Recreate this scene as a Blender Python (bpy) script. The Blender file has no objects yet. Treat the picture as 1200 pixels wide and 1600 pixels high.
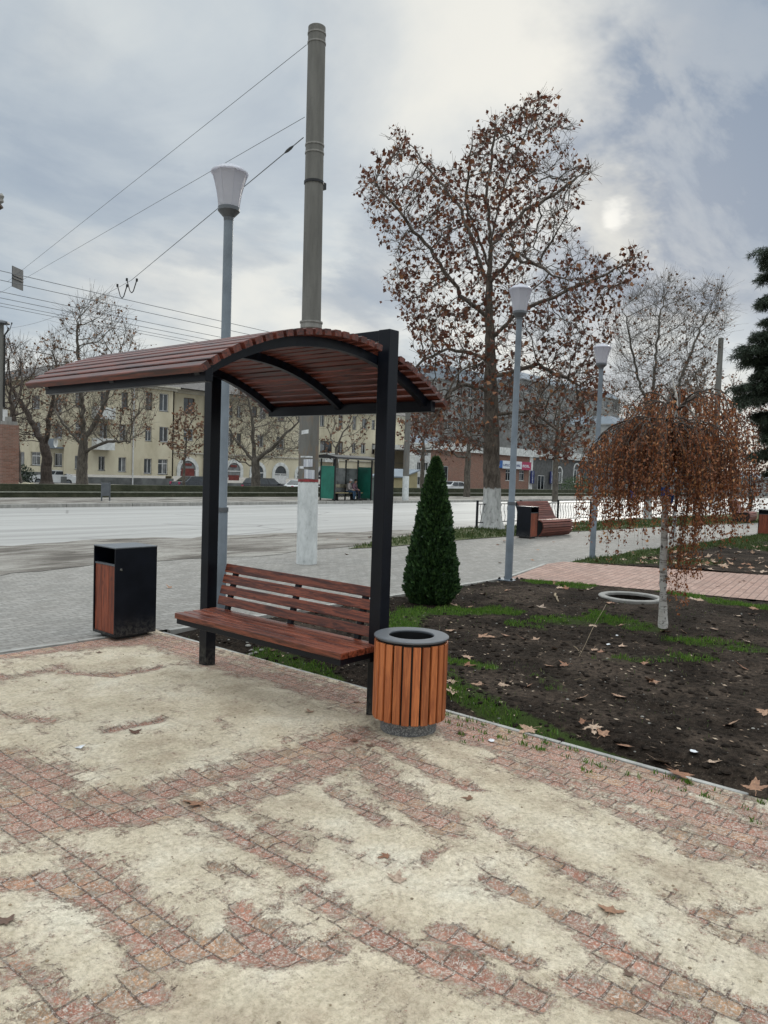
import bpy, bmesh, math, random
import numpy as np
from mathutils import Vector, Matrix
random.seed(7); rng = np.random.default_rng(11)
SC = bpy.context.scene
COL = SC.collection
PI = math.pi
# ---------------------------------------------------------------- camera
# world: X runs along the road, Y across it towards the buildings, z = 0 is the paving by the shelter
F_PX, HOR, ROLL, TH = 1205.0, 738.0, .034, math.radians(49.6)
EYE = Vector((-3.51, -2.99, 1.5))
pit = math.atan((800 - HOR) / F_PX * math.cos(ROLL))
f0 = Vector((math.sin(TH), math.cos(TH), 0)); r0 = Vector((math.cos(TH), -math.sin(TH), 0)); z0 = Vector((0, 0, 1))
FWD = f0 * math.cos(pit) - z0 * math.sin(pit)
UP0 = f0 * math.sin(pit) + z0 * math.cos(pit)
RGT = r0 * math.cos(ROLL) + UP0 * math.sin(ROLL)
UPV = UP0 * math.cos(ROLL) - r0 * math.sin(ROLL)
cd = bpy.data.cameras.new('camera'); cam = bpy.data.objects.new('camera', cd); COL.objects.link(cam)
M = Matrix((RGT, UPV, -FWD)).transposed().to_4x4(); M.translation = EYE
cam.matrix_world = M
cd.sensor_fit = 'VERTICAL'; cd.sensor_height = 24; cd.sensor_width = 18; cd.lens = 24 * F_PX / 1600
cd.clip_start = .05; cd.clip_end = 3000
SC.camera = cam

def ray(x, y): return FWD + RGT * ((x - 600) / F_PX) + UPV * ((800 - y) / F_PX)
def gz(Y): return 0.0 if Y < 9 else (-.02 * (Y - 9) if Y < 27 else -.36)
def G(x, y, z=None):
    """the point of the ground (or of the level z) a sight line meets"""
    d = ray(x, y); zz = z or 0.0
    for i in range(25):
        p = EYE + d * ((zz - 1.5) / d.z)
        if z is not None: break
        zz = gz(p.y)
    return p
def D(x, y, Z):
    d = ray(x, y); return EYE + d * (Z / d.dot(f0))
def onY(x, y, Y):
    d = ray(x, y); return EYE + d * ((Y - EYE.y) / d.y)
def onX(x, y, X):
    d = ray(x, y); return EYE + d * ((X - EYE.x) / d.x)

# ---------------------------------------------------------------- sky, sun, exposure
SUN = ray(975, 322).normalized()
sun_el = math.asin(SUN.z); sun_az = math.atan2(SUN.x, SUN.y)
W = bpy.data.worlds.new('World'); SC.world = W; W.use_nodes = True
nt = W.node_tree; nt.nodes.clear()
class NG:
    def __init__(s, t): s.t = t
    def n(s, ty, **k):
        o = s.t.nodes.new(ty)
        for a, b in k.items():
            if a == 'ins':
                for i, v in b.items():
                    if hasattr(v, 'is_linked') or isinstance(v, bpy.types.NodeSocket): s.t.links.new(v, o.inputs[i])
                    else: o.inputs[i].default_value = v
            else: setattr(o, a, b)
        return o
    def math(s, op, a, b=0.0, c=0.0, clamp=False):
        return s.n('ShaderNodeMath', operation=op, use_clamp=clamp, ins={0: a, 1: b, 2: c}).outputs[0]
    def noise(s, vec, scale, detail=4, rough=.55, dist=0.0, out=0):
        return s.n('ShaderNodeTexNoise', ins={'Vector': vec, 'Scale': scale, 'Detail': detail, 'Roughness': rough, 'Distortion': dist}).outputs[out]
    def ramp(s, fac, stops, interp='LINEAR'):
        r = s.n('ShaderNodeValToRGB'); r.color_ramp.interpolation = interp
        e = r.color_ramp.elements
        while len(e) < len(stops): e.new(.5)
        for q, (p, c) in zip(e, stops):
            q.position = p; q.color = (*c, 1) if len(c) == 3 else c
        s.t.links.new(fac, r.inputs[0]); return r.outputs[0]
    def mr(s, v, a, b, c=0.0, d=1.0, smooth=True):
        return s.n('ShaderNodeMapRange', interpolation_type='SMOOTHSTEP' if smooth else 'LINEAR', ins={0: v, 1: a, 2: b, 3: c, 4: d}).outputs[0]
    def mix(s, f, a, b, blend='MIX'):
        o = s.n('ShaderNodeMix', data_type='RGBA', blend_type=blend)
        for i, v in ((0, f), (6, a), (7, b)):
            if isinstance(v, bpy.types.NodeSocket): s.t.links.new(v, o.inputs[i])
            else: o.inputs[i].default_value = (*v, 1) if isinstance(v, tuple) and len(v) == 3 else v
        return o.outputs[2]
    def map(s, vec, scale=(1, 1, 1), rot=(0, 0, 0), loc=(0, 0, 0)):
        return s.n('ShaderNodeMapping', ins={0: vec, 1: loc, 2: rot, 3: scale}).outputs[0]
g = NG(nt)
dirv = g.n('ShaderNodeTexCoord').outputs['Generated']
sep = g.n('ShaderNodeSeparateXYZ', ins={0: dirv})
zc = g.math('ADD', g.math('MAXIMUM', sep.outputs[2], 0.0), .22)
flat = g.n('ShaderNodeCombineXYZ', ins={0: g.math('DIVIDE', sep.outputs[0], zc), 1: g.math('DIVIDE', sep.outputs[1], zc), 2: 0.0}).outputs[0]
nA = g.noise(flat, 1.1, 7, .55, .6)
nB = g.noise(g.map(flat, (1, 2.2, 1), (0, 0, .5)), 2.3, 6, .6, .3)
wob = g.noise(flat, 2.6, 5, .6)
nrmd = g.n('ShaderNodeVectorMath', operation='NORMALIZE', ins={0: dirv}).outputs[0]
wv = g.n('ShaderNodeVectorMath', operation='SCALE', ins={0: g.n('ShaderNodeVectorMath', operation='SUBTRACT', ins={0: g.noise(flat, 1.7, 6, .6, 0, 1), 1: (.5, .5, .5)}).outputs[0], 'Scale': .38}).outputs[0]
wd = g.n('ShaderNodeVectorMath', operation='NORMALIZE', ins={0: g.n('ShaderNodeVectorMath', operation='ADD', ins={0: nrmd, 1: wv}).outputs[0]}).outputs[0]
def blob(x, y, r_in, r_out, src=None):
    d = ray(x, y).normalized()
    dt = g.n('ShaderNodeVectorMath', operation='DOT_PRODUCT', ins={0: src or wd, 1: tuple(d)}).outputs['Value']
    return g.mr(dt, math.cos(math.radians(r_out)), math.cos(math.radians(r_in)))
blue = None
for (x, y, a, b, k) in ((1200, 150, 6, 15, 1.0), (1120, 330, 3, 10, .95), (1110, 10, 3, 10, .95), (1060, 190, 1, 6, .6), (930, 410, 1, 6, .8), (620, 430, 1, 7, .55), (1400, 60, 10, 22, 1.0),
                        (60, 330, 3, 12, .35), (730, 340, 1, 6, .3), (560, 500, 1, 5, .5), (330, 320, 1, 5, .35), (900, 560, 1, 7, .45)):
    v = g.math('MULTIPLY', blob(x, y, a, b), k)
    blue = v if blue is None else g.math('MAXIMUM', blue, v)
blue = g.math('MULTIPLY', blue, g.mr(nB, .38, .62, 1.2, .7), clamp=True)
lit = None
for (x, y, a, b, k) in ((780, 110, 2, 17, .9), (985, 60, 1, 5, 1.0), (900, 200, 1, 8, .7), (330, 470, 1, 11, .75), (480, 540, 1, 8, .8), (120, 60, 2, 18, .3), (1090, 410, 1, 6, .8), (960, 330, 1, 6, .7), (620, 60, 3, 12, .5), (1150, 470, 1, 5, .7)):
    v = g.math('MULTIPLY', blob(x, y, a, b), k)
    lit = v if lit is None else g.math('MAXIMUM', lit, v)
SKYV = 1.0
base = g.ramp(nA, [(.34, (.43, .50, .58)), (.44, (.53, .60, .66)), (.54, (.65, .70, .72)), (.64, (.82, .84, .82))])
base = g.mix(g.math('MULTIPLY', lit, g.mr(nA, .36, .58, .55, 1.1), clamp=True), base, (.88, .87, .81))
base = g.mix(blue, base, (.235, .31, .42))
low = g.mr(sep.outputs[2], .0, .16, 1.0, 0.0)
base = g.mix(g.math('MULTIPLY', low, .5), base, (.60, .60, .57))
core = blob(975, 322, .0, 1.6, g.n('ShaderNodeVectorMath', operation='NORMALIZE', ins={0: g.n('ShaderNodeVectorMath', operation='ADD', ins={0: nrmd, 1: g.n('ShaderNodeVectorMath', operation='SCALE', ins={0: wv, 'Scale': .45}).outputs[0]}).outputs[0]}).outputs[0])
halo = blob(975, 325, .3, 4.5)
base = g.mix(g.math('MULTIPLY', halo, .5), base, (.84, .83, .75))
base = g.mix(g.math('MULTIPLY', g.math('MULTIPLY', core, core), .7), base, (1.0, 1.0, .95))
# overcast sky brighter towards its zenith, boosted above the frame to light the ground
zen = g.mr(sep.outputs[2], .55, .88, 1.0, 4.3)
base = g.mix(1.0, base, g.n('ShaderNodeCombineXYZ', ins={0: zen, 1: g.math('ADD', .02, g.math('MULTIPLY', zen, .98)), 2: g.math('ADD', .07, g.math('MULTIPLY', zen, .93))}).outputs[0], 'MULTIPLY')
nish = g.n('ShaderNodeTexSky', sky_type='NISHITA', sun_disc=False, sun_elevation=sun_el, sun_rotation=sun_az)
bg1 = g.n('ShaderNodeBackground', ins={0: nish.outputs[0], 1: .08})
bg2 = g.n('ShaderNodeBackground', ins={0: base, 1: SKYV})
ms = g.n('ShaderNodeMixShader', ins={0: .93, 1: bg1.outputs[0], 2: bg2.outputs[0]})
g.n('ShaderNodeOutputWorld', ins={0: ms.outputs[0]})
sl = bpy.data.lights.new('sun', 'SUN'); sl.energy = 1.3; sl.angle = math.radians(11); sl.color = (1, .95, .86)
so = bpy.data.objects.new('sun', sl); COL.objects.link(so); so.rotation_euler = SUN.to_track_quat('Z', 'Y').to_euler()
SC.view_settings.view_transform = 'Standard'; SC.view_settings.look = 'None'
SC.view_settings.exposure = 0.0; SC.view_settings.gamma = 1.0

# ---------------------------------------------------------------- materials
def lin(r, g_, b): return tuple(((c / 255) / 12.92 if c <= 10 else (((c / 255) + .055) / 1.055) ** 2.4) for c in (r, g_, b))
def newmat(name):
    m = bpy.data.materials.new(name); m.use_nodes = True
    t = m.node_tree; t.nodes.clear(); q = NG(t)
    b = q.n('ShaderNodeBsdfPrincipled'); q.n('ShaderNodeOutputMaterial', ins={0: b.outputs[0]})
    return m, q, b
def simple(name, col, rough=.6, var=.12, scale=8, bump=.0, bscale=40, metal=0, spec=.5, bdist=.004, stretch=(1, 1, 1)):
    m, q, b = newmat(name)
    co = q.map(q.n('ShaderNodeTexCoord').outputs['Object'], stretch)
    n = q.noise(co, scale, 5, .6)
    c = q.mix(1.0, tuple(col), q.ramp(n, [(.36, (1 - var * 2,) * 3), (.64, (1 + var,) * 3)]), 'MULTIPLY')
    q.t.links.new(c, b.inputs['Base Color'])
    q.t.links.new(q.mr(n, .2, .8, max(0, rough - .08), min(1, rough + .08)), b.inputs['Roughness'])
    b.inputs['Metallic'].default_value = metal; b.inputs['Specular IOR Level'].default_value = spec
    if bump:
        bn = q.n('ShaderNodeBump', ins={'Strength': bump, 'Distance': bdist, 'Height': q.noise(co, bscale, 6, .65)})
        q.t.links.new(bn.outputs[0], b.inputs['Normal'])
    return m
def wood(name, dark, light, axis=1, rough=.42, scale=1.0):
    m, q, b = newmat(name)
    st = [16 * scale] * 3; st[axis] = 1.1 * scale
    oc = q.n('ShaderNodeTexCoord').outputs['Object']
    isl = q.n('ShaderNodeNewGeometry').outputs['Random Per Island']
    off = q.n('ShaderNodeVectorMath', operation='SCALE', ins={0: (7.0, 3.0, 11.0), 'Scale': isl}).outputs[0]
    co = q.n('ShaderNodeVectorMath', operation='ADD', ins={0: oc, 1: off}).outputs[0]
    n1 = q.noise(q.map(co, tuple(st)), 2.2, 6, .62, .9)
    n2 = q.noise(q.map(co, tuple(s * 2.6 for s in st)), 5, 3, .6)
    big = q.noise(co, 2.5, 3, .5)
    gr = q.math('ADD', q.math('MULTIPLY', n1, .7), q.math('MULTIPLY', n2, .3))
    c = q.mix(q.mr(gr, .40, .60), tuple(dark), tuple(light))
    tone = q.math('ADD', q.math('MULTIPLY', isl, .45), q.math('ADD', q.math('MULTIPLY', big, .35), .6))
    c = q.mix(1.0, c, q.n('ShaderNodeCombineXYZ', ins={0: tone, 1: tone, 2: tone}).outputs[0], 'MULTIPLY')
    # knots
    kst = [6.0] * 3; kst[axis] = 2.6
    vo = q.n('ShaderNodeTexVoronoi', ins={'Vector': q.map(co, tuple(kst)), 'Scale': 1.3})
    kn = q.mr(vo.outputs['Distance'], .045, .10, 1.0, 0.0)
    c = q.mix(q.math('MULTIPLY', kn, .6), c, tuple(x * .3 for x in dark))
    q.t.links.new(c, b.inputs['Base Color'])
    q.t.links.new(q.mr(gr, .3, .7, rough - .08, rough + .12), b.inputs['Roughness'])
    bn = q.n('ShaderNodeBump', ins={'Strength': .25, 'Distance': .002, 'Height': gr})
    q.t.links.new(bn.outputs[0], b.inputs['Normal'])
    return m
MAT = {}
MAT['bench_wood'] = wood('bench_wood', lin(70, 30, 21), lin(142, 76, 54), 1, .34)
MAT['roof_wood'] = wood('roof_wood', lin(50, 22, 17), lin(104, 52, 40), 1, .36)
MAT['bin_wood'] = wood('bin_wood', lin(148, 80, 44), lin(190, 112, 64), 2, .5)
MAT['panel_wood'] = wood('panel_wood', lin(92, 42, 26), lin(140, 72, 48), 2, .5)
MAT['far_wood'] = wood('far_wood', lin(92, 50, 42), lin(128, 76, 64), 0, .5)
MAT['steel'] = simple('dark_powder_coat', (.0035, .0052, .0105), .38, .15, 5, .06, 300, spec=.26)
def dusty(m):
    t = m.node_tree; q = NG(t); b = [n for n in t.nodes if n.type == 'BSDF_PRINCIPLED'][0]; src = b.inputs['Base Color'].links[0].from_socket
    oc = q.n('ShaderNodeTexCoord').outputs['Object']; z = q.n('ShaderNodeSeparateXYZ', ins={0: oc}).outputs[2]
    k = q.math('MULTIPLY', q.mr(z, .0, .22, 1, 0), q.mr(q.noise(oc, 28, 6, .75), .40, .62))
    t.links.new(q.mix(q.math('MULTIPLY', k, .5), src, (.12, .115, .10)), b.inputs['Base Color'])
dusty(MAT['steel'])
MAT['lid'] = simple('grey_powder_coat', (.11, .12, .135), .42, .1, 4, .05, 200, spec=.5)
MAT['lamp_grey'] = simple('lamp_grey_paint', (.165, .195, .23), .45, .12, 3, .06, 120)
MAT['chrome'] = simple('chrome', (.7, .7, .7), .2, .05, 3, metal=1)
MAT['black'] = simple('black_paint', (.006, .006, .007), .5, .2, 3)
MAT['glass'] = simple('window_glass', (.035, .042, .05), .12, .5, .35, spec=.7)
MAT['white_pvc'] = simple('white_frame', (.62, .62, .62), .5, .08, 3)
MAT['brown_frame'] = simple('brown_frame', (.09, .05, .035), .5, .1, 3)
MAT['white_plaster'] = simple('white_plaster', (.62, .63, .62), .8, .12, 2, .2, 20)
MAT['paper'] = simple('paper', (.66, .67, .68), .8, .15, 12)
MAT['red_paint'] = simple('red_paint', (.25, .035, .04), .7, .25, 10)
MAT['rubber'] = simple('rubber', (.012, .012, .013), .8, .2, 5)
MAT['skin'] = simple('skin', (.42, .24, .17), .6, .05, 5)

def concrete(name, col, streak=.3, white_to=None):
    m, q, b = newmat(name)
    oc = q.n('ShaderNodeTexCoord').outputs['Object']
    n1 = q.noise(q.map(oc, (6, 6, .8)), 1.0, 6, .65)
    n2 = q.noise(oc, 30, 5, .7)
    c = q.mix(q.mr(n1, .3, .7), tuple(x * (1 - streak) for x in col), tuple(x * 1.15 for x in col))
    c = q.mix(q.mr(n2, .55, .75, 0, .5), c, tuple(x * .55 for x in col))
    if white_to:
        z = q.n('ShaderNodeSeparateXYZ', ins={0: oc}).outputs[2]
        zz = q.math('ADD', z, q.math('MULTIPLY', q.math('SUBTRACT', n2, .5), .05))
        wmask = q.math('MULTIPLY', q.mr(zz, white_to - .012, white_to + .012, 1.0, 0.0), q.mr(q.noise(oc, 7, 6, .75), .30, .36))
        rust = q.math('MULTIPLY', q.mr(z, white_to - .05, white_to + .1), q.mr(z, white_to + 1.1, white_to + 1.8, 1, 0))
        c = q.mix(q.math('MULTIPLY', rust, q.mr(q.noise(q.map(oc, (9, 9, 3)), 1.3, 6, .7), .5, .68, 0, .75)), c, (.20, .135, .085))
        wc = q.ramp(q.noise(q.map(oc, (5, 5, 2.5)), 2, 6, .7), [(.28, (.27, .28, .28)), (.4, (.52, .54, .54)), (.6, (.66, .68, .68))])
        c = q.mix(wmask, c, wc)
    q.t.links.new(c, b.inputs['Base Color']); b.inputs['Roughness'].default_value = .85
    bn = q.n('ShaderNodeBump', ins={'Strength': .5, 'Distance': .006, 'Height': q.noise(oc, 60, 6, .7)})
    q.t.links.new(bn.outputs[0], b.inputs['Normal'])
    return m
MAT['concrete'] = concrete('concrete', (.26, .25, .235))
MAT['pole_near'] = concrete('pole_concrete_whitewashed', (.155, .15, .138), .28, 1.30)
MAT['pole_far'] = concrete('far_pole_concrete_whitewashed', (.15, .145, .135), .28, 1.55)
MAT['kerb'] = concrete('kerb_concrete', (.33, .32, .30), .25)
MAT['aggregate'] = concrete('grey_aggregate', (.13, .135, .14), .15)
q = NG(MAT['aggregate'].node_tree); b = [n for n in q.t.nodes if n.type == 'BSDF_PRINCIPLED'][0]; src = b.inputs['Base Color'].links[0].from_socket
vo_ = q.n('ShaderNodeTexVoronoi', ins={'Vector': q.n('ShaderNodeTexCoord').outputs['Object'], 'Scale': 170.0})
q.t.links.new(q.mix(q.mr(vo_.outputs['Distance'], .2, .5, .9, 0), src, vo_.outputs['Color'], 'MULTIPLY') if False else q.mix(q.mr(q.n('ShaderNodeSeparateColor', ins={0: vo_.outputs['Color']}).outputs[0], .55, .75, 0, .8), src, (.34, .34, .34)), b.inputs['Base Color'])

def bark(name, col, col2, white_to=None, scale=1.0):
    m, q, b = newmat(name)
    oc = q.n('ShaderNodeTexCoord').outputs['Object']
    n1 = q.noise(q.map(oc, (7 * scale, 7 * scale, 2.2 * scale)), 1.6, 6, .7, .4)
    c = q.mix(q.mr(n1, .38, .62), tuple(col), tuple(col2))
    if white_to:
        z = q.n('ShaderNodeSeparateXYZ', ins={0: oc}).outputs[2]
        zz = q.math('ADD', z, q.math('MULTIPLY', q.math('SUBTRACT', n1, .5), .25))
        wc = q.ramp(n1, [(.3, (.12, .115, .11)), (.42, (.42, .42, .41)), (.62, (.58, .58, .57))])
        c = q.mix(q.mr(zz, white_to - .03, white_to + .03, 1.0, 0.0), c, wc)
    q.t.links.new(c, b.inputs['Base Color']); b.inputs['Roughness'].default_value = .9
    bn = q.n('ShaderNodeBump', ins={'Strength': .7, 'Distance': .02, 'Height': n1})
    q.t.links.new(bn.outputs[0], b.inputs['Normal'])
    return m
MAT['bark_plane'] = bark('plane_bark', (.055, .042, .034), (.13, .105, .085), 1.15)
MAT['bark_white'] = bark('young_bark_whitewashed', (.07, .06, .05), (.17, .15, .13), .75)
MAT['bark_grey'] = bark('grey_bark', (.065, .055, .046), (.14, .122, .10))
MAT['bark_dark'] = bark('dark_bark', (.038, .028, .023), (.085, .064, .052))
def leafmat(name, stops, trans=.0, rough=.6):
    m, q, b = newmat(name)
    isl = q.n('ShaderNodeNewGeometry').outputs['Random Per Island']
    c = q.ramp(isl, stops)
    q.t.links.new(c, b.inputs['Base Color']); b.inputs['Roughness'].default_value = rough
    if trans:
        tr = q.n('ShaderNodeBsdfTranslucent', ins={0: c})
        mx = q.n('ShaderNodeMixShader', ins={0: trans, 1: b.outputs[0], 2: tr.outputs[0]})
        q.t.links.new(mx.outputs[0], [n for n in q.t.nodes if n.type == 'OUTPUT_MATERIAL'][0].inputs[0])
    return m
MAT['leaf_plane'] = leafmat('plane_leaves', [(0, (.06, .022, .014)), (.45, (.12, .040, .022)), (.8, (.18, .065, .032)), (1, (.26, .12, .05))], .3)
MAT['leaf_birch'] = leafmat('birch_leaves', [(0, (.15, .050, .024)), (.5, (.28, .10, .042)), (.85, (.40, .165, .068)), (1, (.5, .25, .10))], .35)
MAT['leaf_sparse'] = leafmat('sparse_leaves', [(0, (.08, .045, .03)), (1, (.26, .14, .08))], .25)
MAT['needle'] = leafmat('dark_needles', [(0, (.012, .024, .012)), (.6, (.024, .042, .022)), (1, (.05, .07, .038))], .05)
MAT['thuja'] = leafmat('thuja_green', [(0, (.012, .034, .012)), (.6, (.03, .075, .02)), (1, (.06, .12, .03))], .1)
MAT['shrub'] = leafmat('shrub_green', [(0, (.02, .05, .015)), (1, (.06, .10, .03))], .1)
MAT['grass'] = leafmat('grass_blades', [(0, (.045, .11, .010)), (.6, (.09, .20, .018)), (1, (.17, .26, .04))], .3)
MAT['grass_dull'] = leafmat('dull_grass_blades', [(0, (.03, .06, .012)), (.6, (.06, .10, .022)), (1, (.13, .13, .05))], .25)

# ---------------------------------------------------------------- mesh helpers
class MB:
    def __init__(s): s.v = []; s.f = []; s.mi = []; s.cur = 0
    def add(s, vs, fs):
        o = len(s.v); s.v += [tuple(p) for p in vs]; s.f += [tuple(o + i for i in f) for f in fs]; s.mi += [s.cur] * len(fs)
    def box(s, x0, x1, y0, y1, z0_, z1, mtx=None):
        vs = [Vector((x, y, z)) for z in (z0_, z1) for y in (y0, y1) for x in (x0, x1)]
        if mtx: vs = [mtx @ p for p in vs]
        s.add(vs, [(0, 2, 3, 1), (4, 5, 7, 6), (0, 1, 5, 4), (1, 3, 7, 5), (3, 2, 6, 7), (2, 0, 4, 6)]); return s
    def prism(s, pts, fn, a, b):
        """pts: 2-D outline (ccw), fn(u, v, w) -> 3-D, from w = a to w = b"""
        n = len(pts)
        s.add([fn(p[0], p[1], a) for p in pts] + [fn(p[0], p[1], b) for p in pts],
              [tuple(range(n))[::-1], tuple(range(n, 2 * n))] + [(i, (i + 1) % n, n + (i + 1) % n, n + i) for i in range(n)]); return s
    def tube(s, path, rad, n=8, cap=True):
        path = [Vector(p) for p in path]
        if not isinstance(rad, (list, tuple)): rad = [rad] * len(path)
        up = Vector((0, 0, 1)); rings = []
        for i, p in enumerate(path):
            d = (path[min(i + 1, len(path) - 1)] - path[max(i - 1, 0)]).normalized()
            a = d.cross(up)
            if a.length < .05: a = d.cross(Vector((1, 0, 0)))
            a.normalize()
            if rings and a.dot(la) < 0 and abs(a.dot(la)) > .5: a = -a
            la = a; b = d.cross(a)
            rings.append([p + (a * math.cos(2 * PI * k / n) + b * math.sin(2 * PI * k / n)) * rad[i] for k in range(n)])
        vs = [q for r in rings for q in r]; fs = []
        for i in range(len(path) - 1):
            for k in range(n): fs.append((i * n + k, i * n + (k + 1) % n, (i + 1) * n + (k + 1) % n, (i + 1) * n + k))
        if cap: fs += [tuple(range(n))[::-1], tuple(range(len(vs) - n, len(vs)))]
        s.add(vs, fs); return s
    def lathe(s, prof, c=(0, 0, 0), n=32, close=False, rot=0, cap=True):
        c = Vector(c); vs = []; fs = []
        for r, z in prof:
            for k in range(n):
                a = rot + 2 * PI * k / n; vs.append(c + Vector((r * math.cos(a), r * math.sin(a), z)))
        m = len(prof)
        for i in range(m if close else m - 1):
            for k in range(n): fs.append((i * n + k, i * n + (k + 1) % n, ((i + 1) % m) * n + (k + 1) % n, ((i + 1) % m) * n + k))
        if not close and cap: fs += [tuple(range(n))[::-1], tuple(range((m - 1) * n, m * n))]
        s.add(vs, fs); return s
    def build(s, name, mat, parent=None, smooth=False, bevel=0, bseg=2):
        me = bpy.data.meshes.new(name); me.from_pydata(s.v, [], s.f); me.update()
        mats = mat if isinstance(mat, (list, tuple)) else [mat]
        for m in mats: me.materials.append(MAT[m] if isinstance(m, str) else m)
        if len(mats) > 1: me.polygons.foreach_set('material_index', s.mi)
        bm = bmesh.new(); bm.from_mesh(me); bmesh.ops.recalc_face_normals(bm, faces=bm.faces); bm.to_mesh(me); bm.free()
        o = bpy.data.objects.new(name, me); COL.objects.link(o)
        if parent: o.parent = parent
        if smooth:
            me.polygons.foreach_set('use_smooth', [True] * len(me.polygons))
            try: me.set_sharp_from_angle(angle=math.radians(38))
            except Exception: pass
        if bevel:
            b = o.modifiers.new('bevel', 'BEVEL'); b.width = bevel; b.segments = bseg; b.limit_method = 'ANGLE'; b.angle_limit = math.radians(40)
        return o
def npmesh(name, verts, faces_n, nsides, mat, parent=None, smooth=False, attr=None):
    """fast mesh from arrays; faces_n is (F, nsides)"""
    me = bpy.data.meshes.new(name)
    nv = len(verts); nf = len(faces_n)
    me.vertices.add(nv); me.vertices.foreach_set('co', np.asarray(verts, np.float32).ravel())
    me.loops.add(nf * nsides); me.loops.foreach_set('vertex_index', np.asarray(faces_n, np.int32).ravel())
    me.polygons.add(nf); me.polygons.foreach_set('loop_start', np.arange(nf, dtype=np.int32) * nsides)
    try: me.polygons.foreach_set('loop_total', np.full(nf, nsides, np.int32))
    except Exception: pass
    me.update(calc_edges=True); me.validate()
    if smooth: me.polygons.foreach_set('use_smooth', np.ones(nf, bool))
    if attr:
        for k, a in attr.items():
            at = me.attributes.new(k, 'FLOAT', 'POINT'); at.data.foreach_set('value', np.asarray(a, np.float32))
    me.materials.append(MAT[mat] if isinstance(mat, str) else mat)
    o = bpy.data.objects.new(name, me); COL.objects.link(o)
    if parent: o.parent = parent
    return o
def tag(o, label=None, cat=None, group=None, kind=None):
    if label: o['label'] = label
    if cat: o['category'] = cat
    if group: o['group'] = group
    if kind: o['kind'] = kind
    return o
def empty(name, loc=(0, 0, 0), rz=0, label=None, cat=None, group=None):
    o = bpy.data.objects.new(name, None); COL.objects.link(o); o.location = loc; o.rotation_euler.z = rz
    o.empty_display_size = .2
    return tag(o, label, cat, group)
def children(o, _c=None): return [c for c in bpy.data.objects if c.parent == o]
def copy_tree(o, loc=None, rz=None, label=None, parent=None):
    c = o.copy(); COL.objects.link(c)
    if parent: c.parent = parent
    if loc is not None: c.location = loc
    if rz is not None: c.rotation_euler.z = rz
    if label: c['label'] = label
    for ch in children(o): copy_tree(ch, parent=c)
    return c
def vnoise(x, y, seed=0):
    """value noise on a random lattice, 0..1"""
    r = np.random.default_rng(seed); L = r.random((256, 256))
    xi = np.floor(x).astype(int); yi = np.floor(y).astype(int); fx = x - xi; fy = y - yi
    fx = fx * fx * (3 - 2 * fx); fy = fy * fy * (3 - 2 * fy)
    a = L[xi % 256, yi % 256]; b = L[(xi + 1) % 256, yi % 256]; c = L[xi % 256, (yi + 1) % 256]; d = L[(xi + 1) % 256, (yi + 1) % 256]
    return (a * (1 - fx) + b * fx) * (1 - fy) + (c * (1 - fx) + d * fx) * fy
def fbm(x, y, sc, oct_=4, seed=0):
    t = 0; a = .5; n = 0
    for i in range(oct_): t = t + a * vnoise(x * sc, y * sc, seed + i); n += a; a *= .5; sc *= 2.03
    return t / n
def inpoly(px, py, poly):
    ins = np.zeros(np.shape(px), bool); n = len(poly); j = n - 1
    for i in range(n):
        xi, yi = poly[i][:2]; xj, yj = poly[j][:2]
        c = ((yi > py) != (yj > py)) & (px < (xj - xi) * (py - yi) / ((yj - yi) or 1e-9) + xi)
        ins ^= c; j = i
    return ins
# ---------------------------------------------------------------- the ground
def strokes_mask(X, Y, strokes, SOFT=0):
    out = np.zeros_like(X)
    for pts, w, k in strokes:
        P = [G(*p) for p in pts]
        if len(P) == 1: P.append(P[0] + Vector((.001, 0, 0)))
        for a, b in zip(P, P[1:]):
            dx, dy = b.x - a.x, b.y - a.y; L = dx * dx + dy * dy + 1e-9
            t = np.clip(((X - a.x) * dx + (Y - a.y) * dy) / L, 0, 1)
            d = np.hypot(X - a.x - t * dx, Y - a.y - t * dy)
            out = np.maximum(out, k * np.exp(-(d / (w * SOFT)) ** 2 * .9)) if SOFT else np.maximum(out, k * np.clip(1.35 - d / w, 0, 1))
    return out
def gridmesh(name, x0, x1, y0, y1, st, zf, mat, poly=None, attr=None):
    nx = int((x1 - x0) / st) + 1; ny = int((y1 - y0) / st) + 1
    xs = np.linspace(x0, x1, nx); ys = np.linspace(y0, y1, ny)
    X, Y = np.meshgrid(xs, ys, indexing='ij'); Z = zf(X, Y)
    idx = np.arange(nx * ny).reshape(nx, ny)
    F = np.stack([idx[:-1, :-1], idx[1:, :-1], idx[1:, 1:], idx[:-1, 1:]], -1).reshape(-1, 4)
    V = np.stack([X, Y, Z], -1).reshape(-1, 3)
    at = {k: f(X, Y).ravel() for k, f in (attr or {}).items()}
    if poly is not None:
        c = V[F].mean(1); keep = inpoly(c[:, 0], c[:, 1], poly); F = F[keep]
        used = np.unique(F); rm = -np.ones(len(V), int); rm[used] = np.arange(len(used)); V = V[used]; F = rm[F]
        at = {k: a[used] for k, a in at.items()}
    o = npmesh(name, V, F, 4, mat, smooth=True, attr=at); tag(o, kind='structure'); return o
def sheet(name, poly, mat, z=0.0, thick=0, kind='structure'):
    m = MB(); pts = [(p[0], p[1]) for p in poly]
    if thick: m.prism(pts, lambda a, b, w: (a, b, w), z - thick, z)
    else: m.add([(a, b, z) for a, b in pts], [tuple(range(len(pts)))])
    return tag(m.build(name, mat), kind=kind)

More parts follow.
